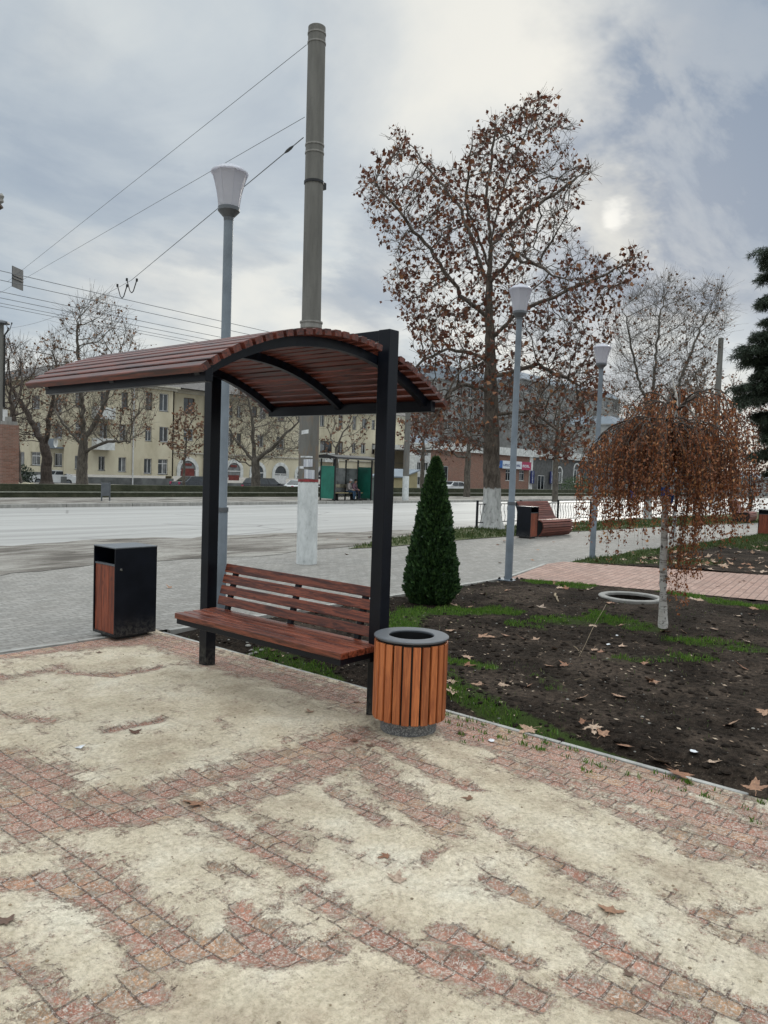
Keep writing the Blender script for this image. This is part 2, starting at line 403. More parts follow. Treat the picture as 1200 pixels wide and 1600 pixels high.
# paver and sand material of the square
def paver_mat(name, ramp, bw, bh, rotz, sand=False, mortar=(.05, .042, .035), msize=.06, off=.5, bump=.6, dirt=.3, tint=1.0):
    m, q, b = newmat(name)
    oc = q.n('ShaderNodeTexCoord').outputs['Object']
    wob = q.n('ShaderNodeVectorMath', operation='SCALE', ins={0: q.n('ShaderNodeVectorMath', operation='SUBTRACT', ins={0: q.noise(oc, 9, 3, .5, 0, 1), 1: (.5, .5, .5)}).outputs[0], 'Scale': .006}).outputs[0]
    co = q.n('ShaderNodeVectorMath', operation='ADD', ins={0: oc, 1: wob}).outputs[0]
    mp = q.map(co, (1, 1, 1), (0, 0, rotz))
    br = q.n('ShaderNodeTexBrick', offset=off, ins={'Vector': mp, 'Color1': (0, 0, 0, 1), 'Color2': (1, 1, 1, 1), 'Mortar': (.5, .5, .5, 1), 'Scale': 1.0,
             'Mortar Size': bh * msize, 'Mortar Smooth': .35, 'Bias': 0.0, 'Brick Width': bw, 'Row Height': bh})
    fac = br.outputs['Fac']
    fine = q.noise(oc, 160, 5, .7); med = q.noise(oc, 26, 6, .65); big = q.noise(oc, 1.7, 5, .6)
    c = q.ramp(br.outputs['Color'], ramp)
    c = q.mix(1.0, c, q.ramp(med, [(.38, (.72, .72, .72)), (.62, (1.22, 1.22, 1.22))]), 'MULTIPLY')
    c = q.mix(q.mr(big, .35, .7, 0, dirt), c, (.16, .14, .12))
    c = q.mix(fac, c, mortar)
    height = q.math('SUBTRACT', q.math('MULTIPLY', med, .25), fac)
    rough = .82
    if sand:
        at = q.n('ShaderNodeAttribute', attribute_name='bare').outputs['Fac']
        n3 = q.noise(q.map(oc, (1, 1, 1), (0, 0, .3)), 3.2, 6, .6, .5)
        n4 = q.noise(oc, 14, 6, .65)
        # where the sand lies: thin on the bare streaks, held back by the joints at their edges
        s = q.math('SUBTRACT', 1.0, at)
        s = q.math('ADD', s, q.math('MULTIPLY', q.math('SUBTRACT', n3, .5), 1.5))
        s = q.math('ADD', s, q.math('MULTIPLY', q.math('SUBTRACT', n4, .5), 1.8))
        s = q.math('ADD', s, q.math('MULTIPLY', q.math('SUBTRACT', fine, .5), 1.5))
        s = q.math('ADD', s, q.math('MULTIPLY', q.math('SUBTRACT', q.noise(oc, 420, 2, .8), .5), 1.8))
        s = q.math('ADD', s, q.math('MULTIPLY', q.math('SUBTRACT', q.noise(oc, 55, 5, .7), .5), 1.9))
        s = q.math('SUBTRACT', s, q.math('MULTIPLY', fac, .04))
        s = q.math('ADD', s, q.math('MULTIPLY', q.math('SUBTRACT', q.n('ShaderNodeSeparateColor', ins={0: br.outputs['Color']}).outputs[0], .5), .24))
        mask = q.mr(s, .30, .62)
        # loose grains of sand and white lime specks on the bare stones
        gr = q.noise(oc, 330, 3, .75); gr2 = q.noise(oc, 120, 4, .8)
        gs = q.math('MULTIPLY', q.math('SUBTRACT', s, .1), .13)
        dust = q.math('MULTIPLY', q.mr(q.math('ADD', gr, gs), .49, .57), q.mr(gr2, .40, .54, .2, .95))
        c = q.mix(q.math('MULTIPLY', dust, q.math('SUBTRACT', 1.0, q.math('MULTIPLY', fac, .5))), c, (.56, .40, .31))
        c = q.mix(q.math('MULTIPLY', q.mr(q.noise(oc, 90, 4, .85), .53, .57), .85), c, (.62, .56, .50))
        c = q.mix(q.math('MULTIPLY', q.mr(q.noise(oc, 38, 5, .8, .4), .53, .60), .75), c, (.52, .45, .38))
        sc = q.ramp(q.noise(oc, 2.1, 6, .62), [(.36, (.50, .41, .305)), (.47, (.62, .53, .40)), (.56, (.68, .59, .46)), (.64, (.72, .645, .52))])
        sc = q.mix(1.0, sc, q.ramp(q.noise(oc, 45, 6, .7), [(.36, (.76, .75, .72)), (.48, (.95, .95, .94)), (.62, (1.10, 1.10, 1.10))]), 'MULTIPLY')
        sc = q.mix(q.mr(q.noise(oc, 210, 3, .7), .60, .72, 0, .35), sc, (.33, .28, .21))
        sc = q.mix(q.mr(q.noise(oc, 60, 4, .7, .5), .645, .70, 0, .6), sc, (.16, .13, .10))
        sc = q.mix(q.math('MULTIPLY', q.mr(s, .56, .8, 1, 0), .35), sc, (.50, .37, .30))
        sc = q.mix(q.math('MULTIPLY', fac, q.mr(n3, .40, .50, .16, .0)), sc, (.22, .17, .13))
        c = q.mix(mask, c, sc)
        lump = q.noise(oc, 6.5, 7, .62, .7)
        hs = q.math('ADD', q.math('MULTIPLY', lump, 2.8), q.math('MULTIPLY', q.noise(oc, 38, 5, .65, .3), 1.3))
        hs = q.math('ADD', hs, q.math('MULTIPLY', fine, .10))
        hs = q.math('SUBTRACT', hs, q.math('MULTIPLY', fac, .05))
        hb = q.math('ADD', height, q.math('ADD', 2.0, q.math('MULTIPLY', dust, .12)))
        height = q.math('ADD', q.math('MULTIPLY', hb, q.math('SUBTRACT', 1.0, mask)), q.math('MULTIPLY', hs, mask))
        rough = .95
    q.t.links.new(c, b.inputs['Base Color']); b.inputs['Roughness'].default_value = rough; b.inputs['Specular IOR Level'].default_value = .25 if sand else .4
    bn = q.n('ShaderNodeBump', ins={'Strength': bump, 'Distance': .02 if sand else .008, 'Height': height})
    q.t.links.new(bn.outputs[0], b.inputs['Normal'])
    return m
red_ramp = [(0, (.27, .105, .07)), (.3, (.36, .155, .105)), (.55, (.41, .20, .14)), (.72, (.31, .13, .09)), (.88, (.46, .27, .15)), (1, (.40, .165, .10))]
MAT['plaza'] = paver_mat('red_pavers_under_sand', red_ramp, .108, .09, PI / 2, True, mortar=(.13, .08, .06), msize=.05, dirt=.08, bump=1.0)
MAT['grey_pavers'] = paver_mat('grey_pavers', [(0, (.185, .176, .163)), (.5, (.225, .214, .199)), (1, (.26, .248, .231))], .20, .10, .0, mortar=(.15, .14, .125), msize=.09, dirt=.25, bump=.35)
MAT['red_path'] = paver_mat('red_path_pavers', [(0, (.27, .165, .13)), (.5, (.33, .205, .165)), (1, (.37, .24, .195))], .2, .10, -.15, mortar=(.17, .11, .09), msize=.09, dirt=.25, bump=.4)

PLAZA = [([(0, 1300), (90, 1330), (160, 1370)], .07, .7), ([(330, 1215), (420, 1300), (470, 1330)], .05, .7), ([(440, 1190), (520, 1240), (600, 1290)], .05, .75), ([(0, 1490), (60, 1530), (120, 1590)], .05, .7), ([(760, 1290), (860, 1350), (960, 1400)], .05, .65), ([(480, 1400), (560, 1440), (620, 1470)], .05, .7), ([(1040, 1400), (1130, 1460), (1200, 1490)], .05, .65), ([(690, 1120), (790, 1147), (900, 1177), (1030, 1212), (1120, 1245), (1210, 1290)], .10, .95), ([(330, 1022), (430, 1045), (575, 1090)], .08, .8), ([(-10, 1024), (150, 1006), (250, 1000), (330, 1030)], .20, 1.1), ([(330, 1035), (430, 1060), (560, 1102)], .15, .95),
         ([(690, 1132), (800, 1165), (900, 1198), (1060, 1262), (1210, 1330)], .17, 1.1), ([(780, 1190), (960, 1260), (1100, 1330)], .10, .8), ([(0, 1062), (90, 1045)], .09, .8),
         ([(-10, 1190), (60, 1215), (40, 1290)], .17, .95), ([(-10, 1262), (120, 1255), (250, 1240), (330, 1215), (440, 1185), (560, 1150)], .12, 1.0),
         ([(60, 1290), (200, 1280), (330, 1262), (420, 1236), (540, 1190)], .10, .95), ([(300, 1275), (370, 1312), (440, 1350), (500, 1372)], .045, .8),
         ([(560, 1185), (620, 1235), (690, 1295)], .10, 1.0), ([(590, 1160), (690, 1215), (740, 1235)], .06, .8), ([(-10, 1385), (100, 1385), (180, 1430), (260, 1505)], .055, 1.0),
         ([(130, 1385), (190, 1395), (290, 1470)], .055, .9), ([(230, 1495), (330, 1482), (420, 1500), (510, 1490)], .06, 1.05), ([(375, 1430), (410, 1470), (450, 1500)], .055, 1.0),
         ([(60, 1595), (150, 1572), (250, 1560), (215, 1535)], .045, 1.0), ([(575, 1455), (660, 1500), (760, 1535), (830, 1565)], .065, 1.05), ([(680, 1465), (760, 1480), (820, 1510)], .05, .95),
         ([(765, 1380), (830, 1412), (885, 1438)], .04, 1.0), ([(895, 1440), (960, 1490), (1050, 1540), (1200, 1595)], .06, 1.05), ([(900, 1545), (1000, 1570), (1100, 1600)], .06, .9),
         ([(100, 1052), (175, 1058), (245, 1046)], .05, .85), ([(165, 1145), (250, 1128)], .04, .9), ([(0, 1120), (80, 1130)], .05, .7), ([(330, 1360), (400, 1375)], .03, .6),
         ([(690, 1330), (650, 1360)], .03, .6), ([(1090, 1440), (1180, 1420)], .03, .5), ([(460, 1290), (540, 1320)], .03, .6)]
def plaza_z(X, Y):
    m = strokes_mask(X, Y, PLAZA, 1.05)
    return .012 * (1 - np.clip(m, 0, 1)) * (fbm(X, Y, 4, 3, 3)) * 1.8 + .020 * (1 - .85 * np.clip(m, 0, 1)) * fbm(X, Y, 9, 4, 9) - .002
gridmesh('square_paving', -5.6, .415, -4.6, 3.02, .018, plaza_z, 'plaza', attr={'bare': lambda X, Y: strokes_mask(X, Y, PLAZA, 1.05)})
# red-paved far corner of the square on the left
sheet('square_edge_paving', [(-14, -12), (-5.6, -12), (-5.6, 3.02), (-14, 4.0)], 'plaza', .004)
sheet('square_side_paving', [(-5.6, -12), (.415, -12), (.415, -4.6), (-5.6, -4.6)], 'plaza', .004)

sheet('grey_pavement', [(-30, 3.02), (60, 3.02), (60, 6.6), (26, 6.7), (14, 7.5), (6, 7.9), (-30, 7.6)], 'grey_pavers', .0)
# --- dirt verge with a ragged edge, lawn strip
m_, q, b = newmat('dusty_dirt'); MAT['dirt'] = m_
oc = q.n('ShaderNodeTexCoord').outputs['Object']
n1 = q.noise(q.map(oc, (.55, 1.6, 1)), 1.1, 7, .65, .5); n2 = q.noise(oc, 22, 5, .7)
c = q.ramp(n1, [(.38, (.07, .06, .05)), (.45, (.13, .115, .10)), (.52, (.20, .185, .165)), (.62, (.27, .255, .23))])
c = q.mix(q.mr(n2, .55, .68, 0, .7), c, (.06, .05, .04))
q.t.links.new(c, b.inputs['Base Color']); b.inputs['Roughness'].default_value = .95
q.t.links.new(q.n('ShaderNodeBump', ins={'Strength': .8, 'Distance': .03, 'Height': n2}).outputs[0], b.inputs['Normal'])
dv = [(-30, 6.6)] + [(x, 6.95 + .35 * math.sin(x * .9) * (x > -2) + .5 * max(0, min(1, (x - 1) / 3)) + random.uniform(-.12, .12)) for x in np.arange(-28, 6.5, .35)] + [(7.2, 7.35), (9.5, 7.6), (12, 8.6), (14, 9.2)]
dv += [(x, 9.55 + random.uniform(-.25, .35) + (1.2 if x < 4 else 1.2 - .12 * (x - 4))) for x in np.arange(14, -30, -.5)]
sheet('dirt_verge', dv, 'dirt', .006)
m_, q, b = newmat('lawn_soil'); MAT['lawn'] = m_
oc = q.n('ShaderNodeTexCoord').outputs['Object']
c = q.ramp(q.noise(oc, 2.2, 6, .65), [(.3, (.05, .055, .022)), (.5, (.075, .085, .03)), (.65, (.10, .10, .045))])
c = q.mix(q.mr(q.noise(oc, 30, 4, .7), .5, .7, 0, .6), c, (.05, .04, .025))
q.t.links.new(c, b.inputs['Base Color']); b.inputs['Roughness'].default_value = 1
LAWN = [(7.3, 7.1), (8.5, 6.95), (11, 7.12), (16.5, 7.02), (22, 6.55), (30, 5.4), (60, 4.6), (60, 8.9), (30, 8.9), (14.5, 9.3), (12, 8.8), (9.3, 7.9)]
sheet('lawn_strip', LAWN, 'lawn', .012)

# --- soil beds
m_, q, b = newmat('dark_soil'); MAT['soil'] = m_
oc = q.n('ShaderNodeTexCoord').outputs['Object']
at = q.n('ShaderNodeAttribute', attribute_name='green').outputs['Fac']
n1 = q.noise(oc, 1.3, 6, .65, .3); n2 = q.noise(oc, 24, 6, .72); n3 = q.noise(oc, 110, 4, .75)
c = q.ramp(n1, [(.38, (.013, .0095, .0075)), (.5, (.022, .0165, .013)), (.6, (.045, .034, .027))])
c = q.mix(1.0, c, q.ramp(n2, [(.38, (.45, .45, .45)), (.62, (1.8, 1.75, 1.7))]), 'MULTIPLY')
c = q.mix(q.mr(n3, .61, .66, 0, .8), c, (.16, .14, .11))
vo = q.n('ShaderNodeTexVoronoi', ins={'Vector': oc, 'Scale': 17.0, 'Randomness': 1.0})
c = q.mix(q.math('MULTIPLY', q.mr(vo.outputs['Distance'], .05, .085, 1, 0), q.mr(q.noise(oc, 4, 3, .6), .5, .56)), c, (.42, .41, .38))
gm = q.mr(q.math('ADD', at, q.math('MULTIPLY', q.math('SUBTRACT', n2, .5), 1.8)), .45, .85)
c = q.mix(q.math('MULTIPLY', gm, .8), c, q.ramp(n3, [(.3, (.022, .038, .010)), (.7, (.055, .085, .020))]))
q.t.links.new(c, b.inputs['Base Color']); b.inputs['Roughness'].default_value = 1; b.inputs['Specular IOR Level'].default_value = .08
q.t.links.new(q.n('ShaderNodeBump', ins={'Strength': 1.0, 'Distance': .02, 'Height': q.math('ADD', n2, q.math('MULTIPLY', n3, .3))}).outputs[0], b.inputs['Normal'])
GREEN = [([(705, 1085), (760, 1110), (850, 1150), (930, 1172), (1010, 1200)], .09, 1.3), ([(700, 1060), (780, 1110)], .12, .7), ([(800, 1120), (900, 1160)], .10, 1.1), ([(620, 985), (650, 960), (720, 962), (785, 958)], .22, 1.3),
         ([(700, 1035), (760, 1048)], .12, 1.3), ([(845, 912), (905, 918)], .25, 1.4), ([(870, 975), (950, 972), (1010, 985)], .28, .8), ([(1045, 928), (1120, 945), (1200, 955)], .16, 1.4), ([(630, 1000), (660, 1030)], .3, .7),
         ([(1060, 1005), (1180, 1020)], .25, .7), ([(960, 1040), (1100, 1030)], .2, .55), ([(400, 1020), (450, 1032), (520, 1060)], .12, 1.1), ([(810, 980), (840, 985)], .15, .6), ([(930, 960), (960, 975)], .1, 1.1), ([(850, 1060), (870, 1080)], .15, .5)]
BED1 = [(.47, -9), (.47, 2.93), (6.3, 2.93), (6.95, -.36), (7.8, -3.6), (9, -9)]
RING = G(986, 933, .05)
def soil_z(X, Y):
    e = np.clip((X - .47) / .25, 0, 1)
    return -.045 + .0 * X + e * (.03 + .05 * fbm(X, Y, 1.3, 4, 21) + .045 * fbm(X, Y, 7, 4, 33)) * np.clip((3.0 - Y) / .3, 0.3, 1) - .22 * (np.hypot(X - RING.x, Y - RING.y) < .335)
gridmesh('soil_bed', .47, 9, -6, 2.93, .03, soil_z, 'soil', BED1, {'green': lambda X, Y: strokes_mask(X, Y, GREEN)})
RED = [(6.30, 2.90), (8.56, 3.50), (9.14, 3.50), (9.75, 2.0), (10.43, .41), (11.6, -3.6), (13, -9), (9, -9), (7.8, -3.6), (7.34, -.36), (6.6, 2.4)]
sheet('red_path', RED, 'red_path', .004)
BED2 = [(9.2, 3.42), (60, 3.42), (60, -9), (13, -9), (11.6, -3.6), (10.43, .41), (9.75, 2.0)]
GREEN2 = [([(890, 874), (960, 866), (1060, 852), (1200, 838)], .8, 1.3), ([(960, 880), (1100, 880)], .5, .8), ([(1150, 850), (1200, 860)], .9, .9)]
gridmesh('planted_bed', 9, 34, -6, 3.45, .12, lambda X, Y: -.03 + .09 * fbm(X, Y, .8, 4, 44), 'soil', BED2, {'green': lambda X, Y: strokes_mask(X, Y, GREEN2)})
# --- kerb stones
def kerbline(pts, w=.05, top=.012, name='kerb'):
    m = MB()
    for a, b_ in zip(pts, pts[1:]):
        a = Vector((*a, 0)); b_ = Vector((*b_, 0)); d = (b_ - a); L = d.length; d.normalize(); nrm = Vector((-d.y, d.x, 0)); t = 0
        while t < L - .01:
            t2 = min(L, t + 1.0); j = random.uniform(-.003, .003)
            p = a + d * (t + .004); r = a + d * (t2 - .004)
            vs = [p, r, r + nrm * w, p + nrm * w]
            m.add([(v.x, v.y, -.05) for v in vs] + [(v.x, v.y, top + j) for v in vs], [(0, 1, 2, 3), (4, 5, 6, 7), (0, 1, 5, 4), (1, 2, 6, 5), (2, 3, 7, 6), (3, 0, 4, 7)])
            t = t2
    return tag(m.build(name, 'kerb', bevel=.004), kind='structure')
kerbline([(.455, -2.0), (.455, 2.93)], .035, .008, name='bed_kerb')
kerbline([(.30, -3.4), (.455, -2.0)], .03, .002, name='bed_kerb_end')
kerbline([(.52, 2.935), (6.25, 2.935)], .05, .010, 'bed_top_kerb')
kerbline([(-9, 3.5), (-.3, 3.02), (.36, 2.985)], .05, .014, 'square_kerb')
kerbline([(6.33, 2.93), (8.5, 3.48)], .06, .012, 'path_kerb')
# --- road, far pavement, ground beyond
m_, q, b = newmat('pale_asphalt'); MAT['road'] = m_
oc = q.n('ShaderNodeTexCoord').outputs['Object']
n1 = q.noise(q.map(oc, (.035, 1.1, 1)), 1.0, 5, .6); n2 = q.noise(q.map(oc, (.1, .6, 1)), 1.5, 6, .7)
c = q.ramp(n1, [(.36, (.235, .228, .218)), (.5, (.29, .283, .272)), (.62, (.34, .333, .322))])
c = q.mix(q.mr(n2, .66, .72, 0, .45), c, (.12, .115, .11))
cr = q.n('ShaderNodeTexVoronoi', feature='DISTANCE_TO_EDGE', ins={'Vector': q.map(oc, (.16, .22, 1)), 'Scale': 1.0}).outputs['Distance']
c = q.mix(q.math('MULTIPLY', q.mr(cr, .003, .012, 1, 0), .55), c, (.09, .085, .08))
q.t.links.new(c, b.inputs['Base Color']); b.inputs['Roughness'].default_value = .6; b.inputs['Specular IOR Level'].default_value = .4
q.t.links.new(q.n('ShaderNodeBump', ins={'Strength': .3, 'Distance': .01, 'Height': q.noise(oc, 50, 4, .7)}).outputs[0], b.inputs['Normal'])
m = MB(); m.add([(-200, 9, -.004), (400, 9, -.004), (400, 27.2, -.364), (-200, 27.2, -.364)], [(0, 1, 2, 3)])
tag(m.build('road', 'road'), kind='structure')
# worn lane paint: pale strips with a broken edge
m_, q, b = newmat('worn_road_paint'); MAT['worn_paint'] = m_
oc = q.n('ShaderNodeTexCoord').outputs['Object']
c = q.mix(q.mr(q.noise(q.map(oc, (.4, 3, 1)), 3, 6, .7), .42, .58), (.30, .292, .28), (.43, .425, .41))
q.t.links.new(c, b.inputs['Base Color']); b.inputs['Roughness'].default_value = .6
m = MB()
for Yl in (13.1, 18.2, 22.6):
    for (xa, xb) in ([(-60, 200)] if Yl == 18.2 else [(x, x + 3.0) for x in range(-30, 120, 9)]):
        m.add([(xa, Yl - .06, gz(Yl - .06)), (xb, Yl - .06, gz(Yl - .06)), (xb, Yl + .06, gz(Yl + .06)), (xa, Yl + .06, gz(Yl + .06))], [(0, 1, 2, 3)])
tag(m.build('lane_markings', 'worn_paint'), kind='structure')
m = MB()
x = -60
while x < 160:
    m.box(x + .01, x + 2.98, 27.2, 27.38, -.5, -.215 + random.uniform(-.012, .012)); x += 3
tag(m.build('far_kerb', 'kerb'), kind='structure')
sheet('far_pavement', [(-200, 27.38), (400, 27.38), (400, 33.0), (-200, 33.0)], 'dirt', -.235)
m = MB(); m.add([(-200, 34.4, -.5), (35, 34.4, -.5), (47, 34.4, -.9), (400, 34.4, -.9), (-200, 300, -.5), (35, 300, -.5), (47, 300, -.9), (400, 300, -.9)], [(0, 1, 5, 4), (1, 2, 6, 5), (2, 3, 7, 6)])
tag(m.build('yard_ground', 'dirt'), kind='structure')
MAT['terrain'] = simple('terrain', (.075, .075, .05), .95, .3, .3)
m = MB()
ys = [-900, 8.95, 27.3, 34.4, 900]; zs = [-.06, -.06, -.45, -1.0, -1.0]
for i in range(4):
    m.add([(-900, ys[i], zs[i]), (1200, ys[i], zs[i]), (1200, ys[i + 1], zs[i + 1]), (-900, ys[i + 1], zs[i + 1])], [(0, 1, 2, 3)])
tag(m.build('ground', 'terrain'), kind='structure')

def yardz(X): return -.5 - .4 * max(0, min(1, (X - 35) / 12))
# --- mossy two-step retaining wall across the road
m_, q, b = newmat('mossy_wall'); MAT['mossy'] = m_
oc = q.n('ShaderNodeTexCoord').outputs['Object']
c = q.ramp(q.noise(oc, 1.6, 7, .7), [(.3, (.025, .029, .015)), (.5, (.042, .047, .024)), (.68, (.08, .078, .05))])
q.t.links.new(c, b.inputs['Base Color']); b.inputs['Roughness'].default_value = .95
q.t.links.new(q.n('ShaderNodeBump', ins={'Strength': 1, 'Distance': .05, 'Height': q.noise(oc, 8, 6, .7)}).outputs[0], b.inputs['Normal'])
MAT['coping'] = concrete('mossy_coping', (.16, .165, .13), .3)
rw = empty('retaining_wall', (20, 33, -.3), label='long low mossy two-step retaining wall beyond the road', cat='wall')
m = MB(); m.box(-90, 160, 0, .3, -.9, .28); m.build('lower_wall', 'mossy', rw)
m = MB(); m.box(-90, 160, -.03, .34, .28, .33); m.build('coping', 'coping', rw)
m = MB(); m.box(-90, 160, .9, 1.4, -.9, .66); m.build('upper_wall', 'mossy', rw)
m = MB(); m.box(-90, 160, .34, .9, -.2, .26); m.build('ledge', 'mossy', rw)
# ================================================================ the sheltered bench
def shelter():
    R = empty('bench_shelter', (0, 0, 0), label='wooden bench between two dark steel posts under an arched red-brown slatted roof', cat='shelter')
    P = .088
    for y in (0, 1.70):
        m = MB(); m.box(0, P, y, y + P, 0, 2.35); m.build('post', 'steel', R, bevel=.004)
    m = MB(); m.box(.006, P - .006, P, 1.70, 2.285, 2.348); m.build('top_beam', 'steel', R, bevel=.003)
    cx, R0 = -.367, 1.617; cz = 2.185 - R0; a1 = math.asin(.895 / R0)
    def arc(y0, y1, ra, rb):
        m = MB(); n = 28; vs = []; fs = []
        for i in range(n + 1):
            t = -a1 + 2 * a1 * i / n
            for (r, y) in ((ra, y0), (rb, y0), (rb, y1), (ra, y1)): vs.append((cx + r * math.sin(t), y, cz + r * math.cos(t)))
        for i in range(n):
            for k in range(4): fs.append((i * 4 + k, i * 4 + (k + 1) % 4, i * 4 + 4 + (k + 1) % 4, i * 4 + 4 + k))
        fs += [(0, 1, 2, 3), (n * 4, n * 4 + 1, n * 4 + 2, n * 4 + 3)]
        m.add(vs, fs); return m
    for y in (.092, .86, 1.595): arc(y, y + .04, R0, R0 + .052).build('arch_rib', 'steel', R)
    for sx in (-1, 1):
        x = cx + sx * .885; z = cz + R0 * math.cos(a1)
        m = MB(); m.box(x - .022, x + .022, .05, 1.64, z - .012, z + .058); m.build('eave_beam', 'steel', R, bevel=.003)
    # roof slats, one part
    m = MB(); n = 29; pit_ = .0425; rr = R0 + .052
    for i in range(n):
        t = (i - (n - 1) / 2) * pit_
        segs = [(0, 1.77)]
        xc = cx + (rr + .02) * math.sin(t)
        if -.03 < xc < P + .03: segs = [(P + .005, 1.695)] if True else segs
        mt = Matrix.Translation((cx, 0, cz)) @ Matrix.Rotation(t, 4, 'Y')
        for a, b in segs:
            j = random.uniform(-.004, .004)
            w = .0248
            vs = []
            for y in (a + j, b + j):
                for (u_, z_) in ((-w, .001), (w, .001), (w, .032), (w - .004, .036), (-w + .004, .036), (-w, .032)): vs.append(mt @ Vector((u_, y, rr + z_)))
            m.add(vs, [(0, 1, 2, 3, 4, 5), (6, 7, 8, 9, 10, 11)] + [(k, (k + 1) % 6, 6 + (k + 1) % 6, 6 + k) for k in range(6)])
    m.build('roof_slats', 'roof_wood', R)
    # bolts on the near post
    for z in (2.02, 2.10):
        m = MB(); mt = Matrix.Translation((.089, .045, z)) @ Matrix.Rotation(PI / 2, 4, 'Y')
        m.add([mt @ Vector((.009 * math.cos(k * PI / 3), .009 * math.sin(k * PI / 3), w)) for w in (0, .008) for k in range(6)], [(0, 1, 2, 3, 4, 5), (6, 7, 8, 9, 10, 11)] + [(k, (k + 1) % 6, 6 + (k + 1) % 6, 6 + k) for k in range(6)])
        m.build('bolt', 'chrome', R)
    # seat: five boards on a steel frame
    m = MB(); x0 = -.315; wd = .066; gp = .009
    for i in range(5):
        a = x0 + i * (wd + gp); m.box(a, a + wd, .02, 1.655, .412, .452)
    m.build('seat', 'bench_wood', R, bevel=.005)
    m = MB(); m.box(x0 + .012, x0 + .05, .03, 1.645, .374, .411); m.box(-.045, -.004, .03, 1.645, .352, .411)
    for y in (.03, .58, 1.10, 1.605): m.box(x0 + .05, -.045, y, y + .04, .376, .41)
    m.build('seat_frame', 'steel', R, bevel=.003)
    # backrest
    tilt = math.radians(15); B0 = Vector((.055, 0, .465))
    def bk(u_, y, w): return (B0.x + w * math.sin(tilt) + u_ * math.cos(tilt), y, B0.z + w * math.cos(tilt) - u_ * math.sin(tilt))
    m = MB()
    for i in range(4):
        z = .012 + i * .081
        m.prism([(-.021, z), (.0, z), (.0, z + .064), (-.021, z + .064)], lambda u_, w, y: bk(u_, y, w), .10, 1.63)
    m.build('backrest', 'bench_wood', R, bevel=.004)
    for y in (.22, .84, 1.52):
        m = MB(); m.prism([(.001, -.10), (.03, -.10), (.03, .31), (.001, .31)], lambda u_, w, yy: bk(u_, yy, w), y, y + .04)
        m.box(-.03, .055, y, y + .04, .372, .408)
        m.build('back_bracket', 'steel', R, bevel=.002)
    return R
shelter()

# ================================================================ litter bins
def box_bin(loc, rz, label):
    R = empty('litter_bin', loc, rz, label, 'litter bin', 'box shaped litter bins')
    w, d, h = .40, .35, .775     # x: the open/panel sides face -x and +x
    m = MB()
    m.box(-w / 2, w / 2, -d / 2, -d / 2 + .012, .03, h); m.box(-w / 2, w / 2, d / 2 - .012, d / 2, .03, h)
    m.box(-w / 2, w / 2, -d / 2 + .012, d / 2 - .012, .03, .05)
    m.box(-w / 2 + .03, w / 2 - .03, -d / 2 + .012, d / 2 - .012, .05, .58)
    m.box(-.008, .008, -d / 2 + .012, d / 2 - .012, .58, h - .012)
    m.build('body', 'steel', R, bevel=.002)
    m = MB(); m.box(-w / 2 - .002, w / 2 + .002, -d / 2 - .002, d / 2 + .002, h, h + .01); m.build('lid', 'lid', R, bevel=.002)
    for s in (-1, 1):
        m = MB()
        for k in range(3):
            y0 = -d / 2 + .014 + k * (d - .028) / 3; x = s * (w / 2 - .012)
            m.box(min(x, x - s * .016), max(x, x - s * .016), y0 + .0015, y0 + (d - .028) / 3 - .0015, .05, .625)
        m.build('wood_panel', 'panel_wood', R, bevel=.002)
        m = MB(); x = s * (w / 2 - .008); m.box(min(x, x - s * .028), max(x, x - s * .028), -d / 2 + .012, d / 2 - .012, .627, .64); m.build('panel_rim', 'lid', R)
    m = MB(); mt = Matrix.Translation((-w / 2 + .05, -d / 2 - .004, .60)) @ Matrix.Rotation(PI / 2, 4, 'X')
    m.add([mt @ Vector((.011 * math.cos(k * PI / 8), .011 * math.sin(k * PI / 8), ww)) for ww in (-.004, .008) for k in range(16)], [tuple(range(16)), tuple(range(16, 32))] + [(k, (k + 1) % 16, 16 + (k + 1) % 16, 16 + k) for k in range(16)])
    m.build('lock', 'chrome', R)
    m = MB(); m.box(-w / 2 + .05, w / 2 - .05, -d / 2 + .05, d / 2 - .05, 0, .03); m.build('foot', 'black', R)
    return R
b0 = box_bin((.125, 3.035, .008), .0, 'black box litter bin with red-brown wooden side panel, left of the bench shelter')
copy_tree(b0, (13.25, 6.62, 0), PI / 2 - .05, 'black box litter bin with wooden panel beside the curved far bench behind the lamp post')
copy_tree(b0, G(1194, 836), .2, 'black box litter bin cut by the right edge of the picture')

def round_bin():
    c = G(637, 1157); d = Vector((c.x - EYE.x, c.y - EYE.y, 0)).normalized(); c = c + d * .165; c.z = .008
    R = empty('round_litter_bin', c, 0, 'round litter bin clad in upright orange-brown slats in front of the near post', 'litter bin')
    m = MB(); m.lathe([(.158, 0), (.163, .01), (.163, .095), (.155, .10)], n=48); m.build('base', 'aggregate', R, smooth=True)
    m = MB(); m.lathe([(.192, .085), (.192, .535), (.138, .535), (.138, .12)], n=48, cap=False); m.build('drum', 'black', R, smooth=True)
    m = MB(); n = 24
    for k in range(n):
        mt = Matrix.Rotation(2 * PI * k / n + .05, 4, 'Z'); j = random.uniform(-.002, .002)
        m.box(.195, .213, -.021, .021, .088 + j, .530 + j, mt)
    m.build('slats', 'bin_wood', R, bevel=.003)
    m = MB(); m.lathe([(.132, .545), (.214, .545), (.217, .549), (.217, .556), (.212, .560), (.134, .560), (.130, .556), (.130, .548)], n=64, close=True); m.build('rim', 'lid', R, smooth=True)
    m = MB(); m.lathe([(.131, .556), (.131, .30), (.125, .14), (.001, .13)], n=48, cap=False)
    m.build('liner', 'black', R, smooth=True)
round_bin()

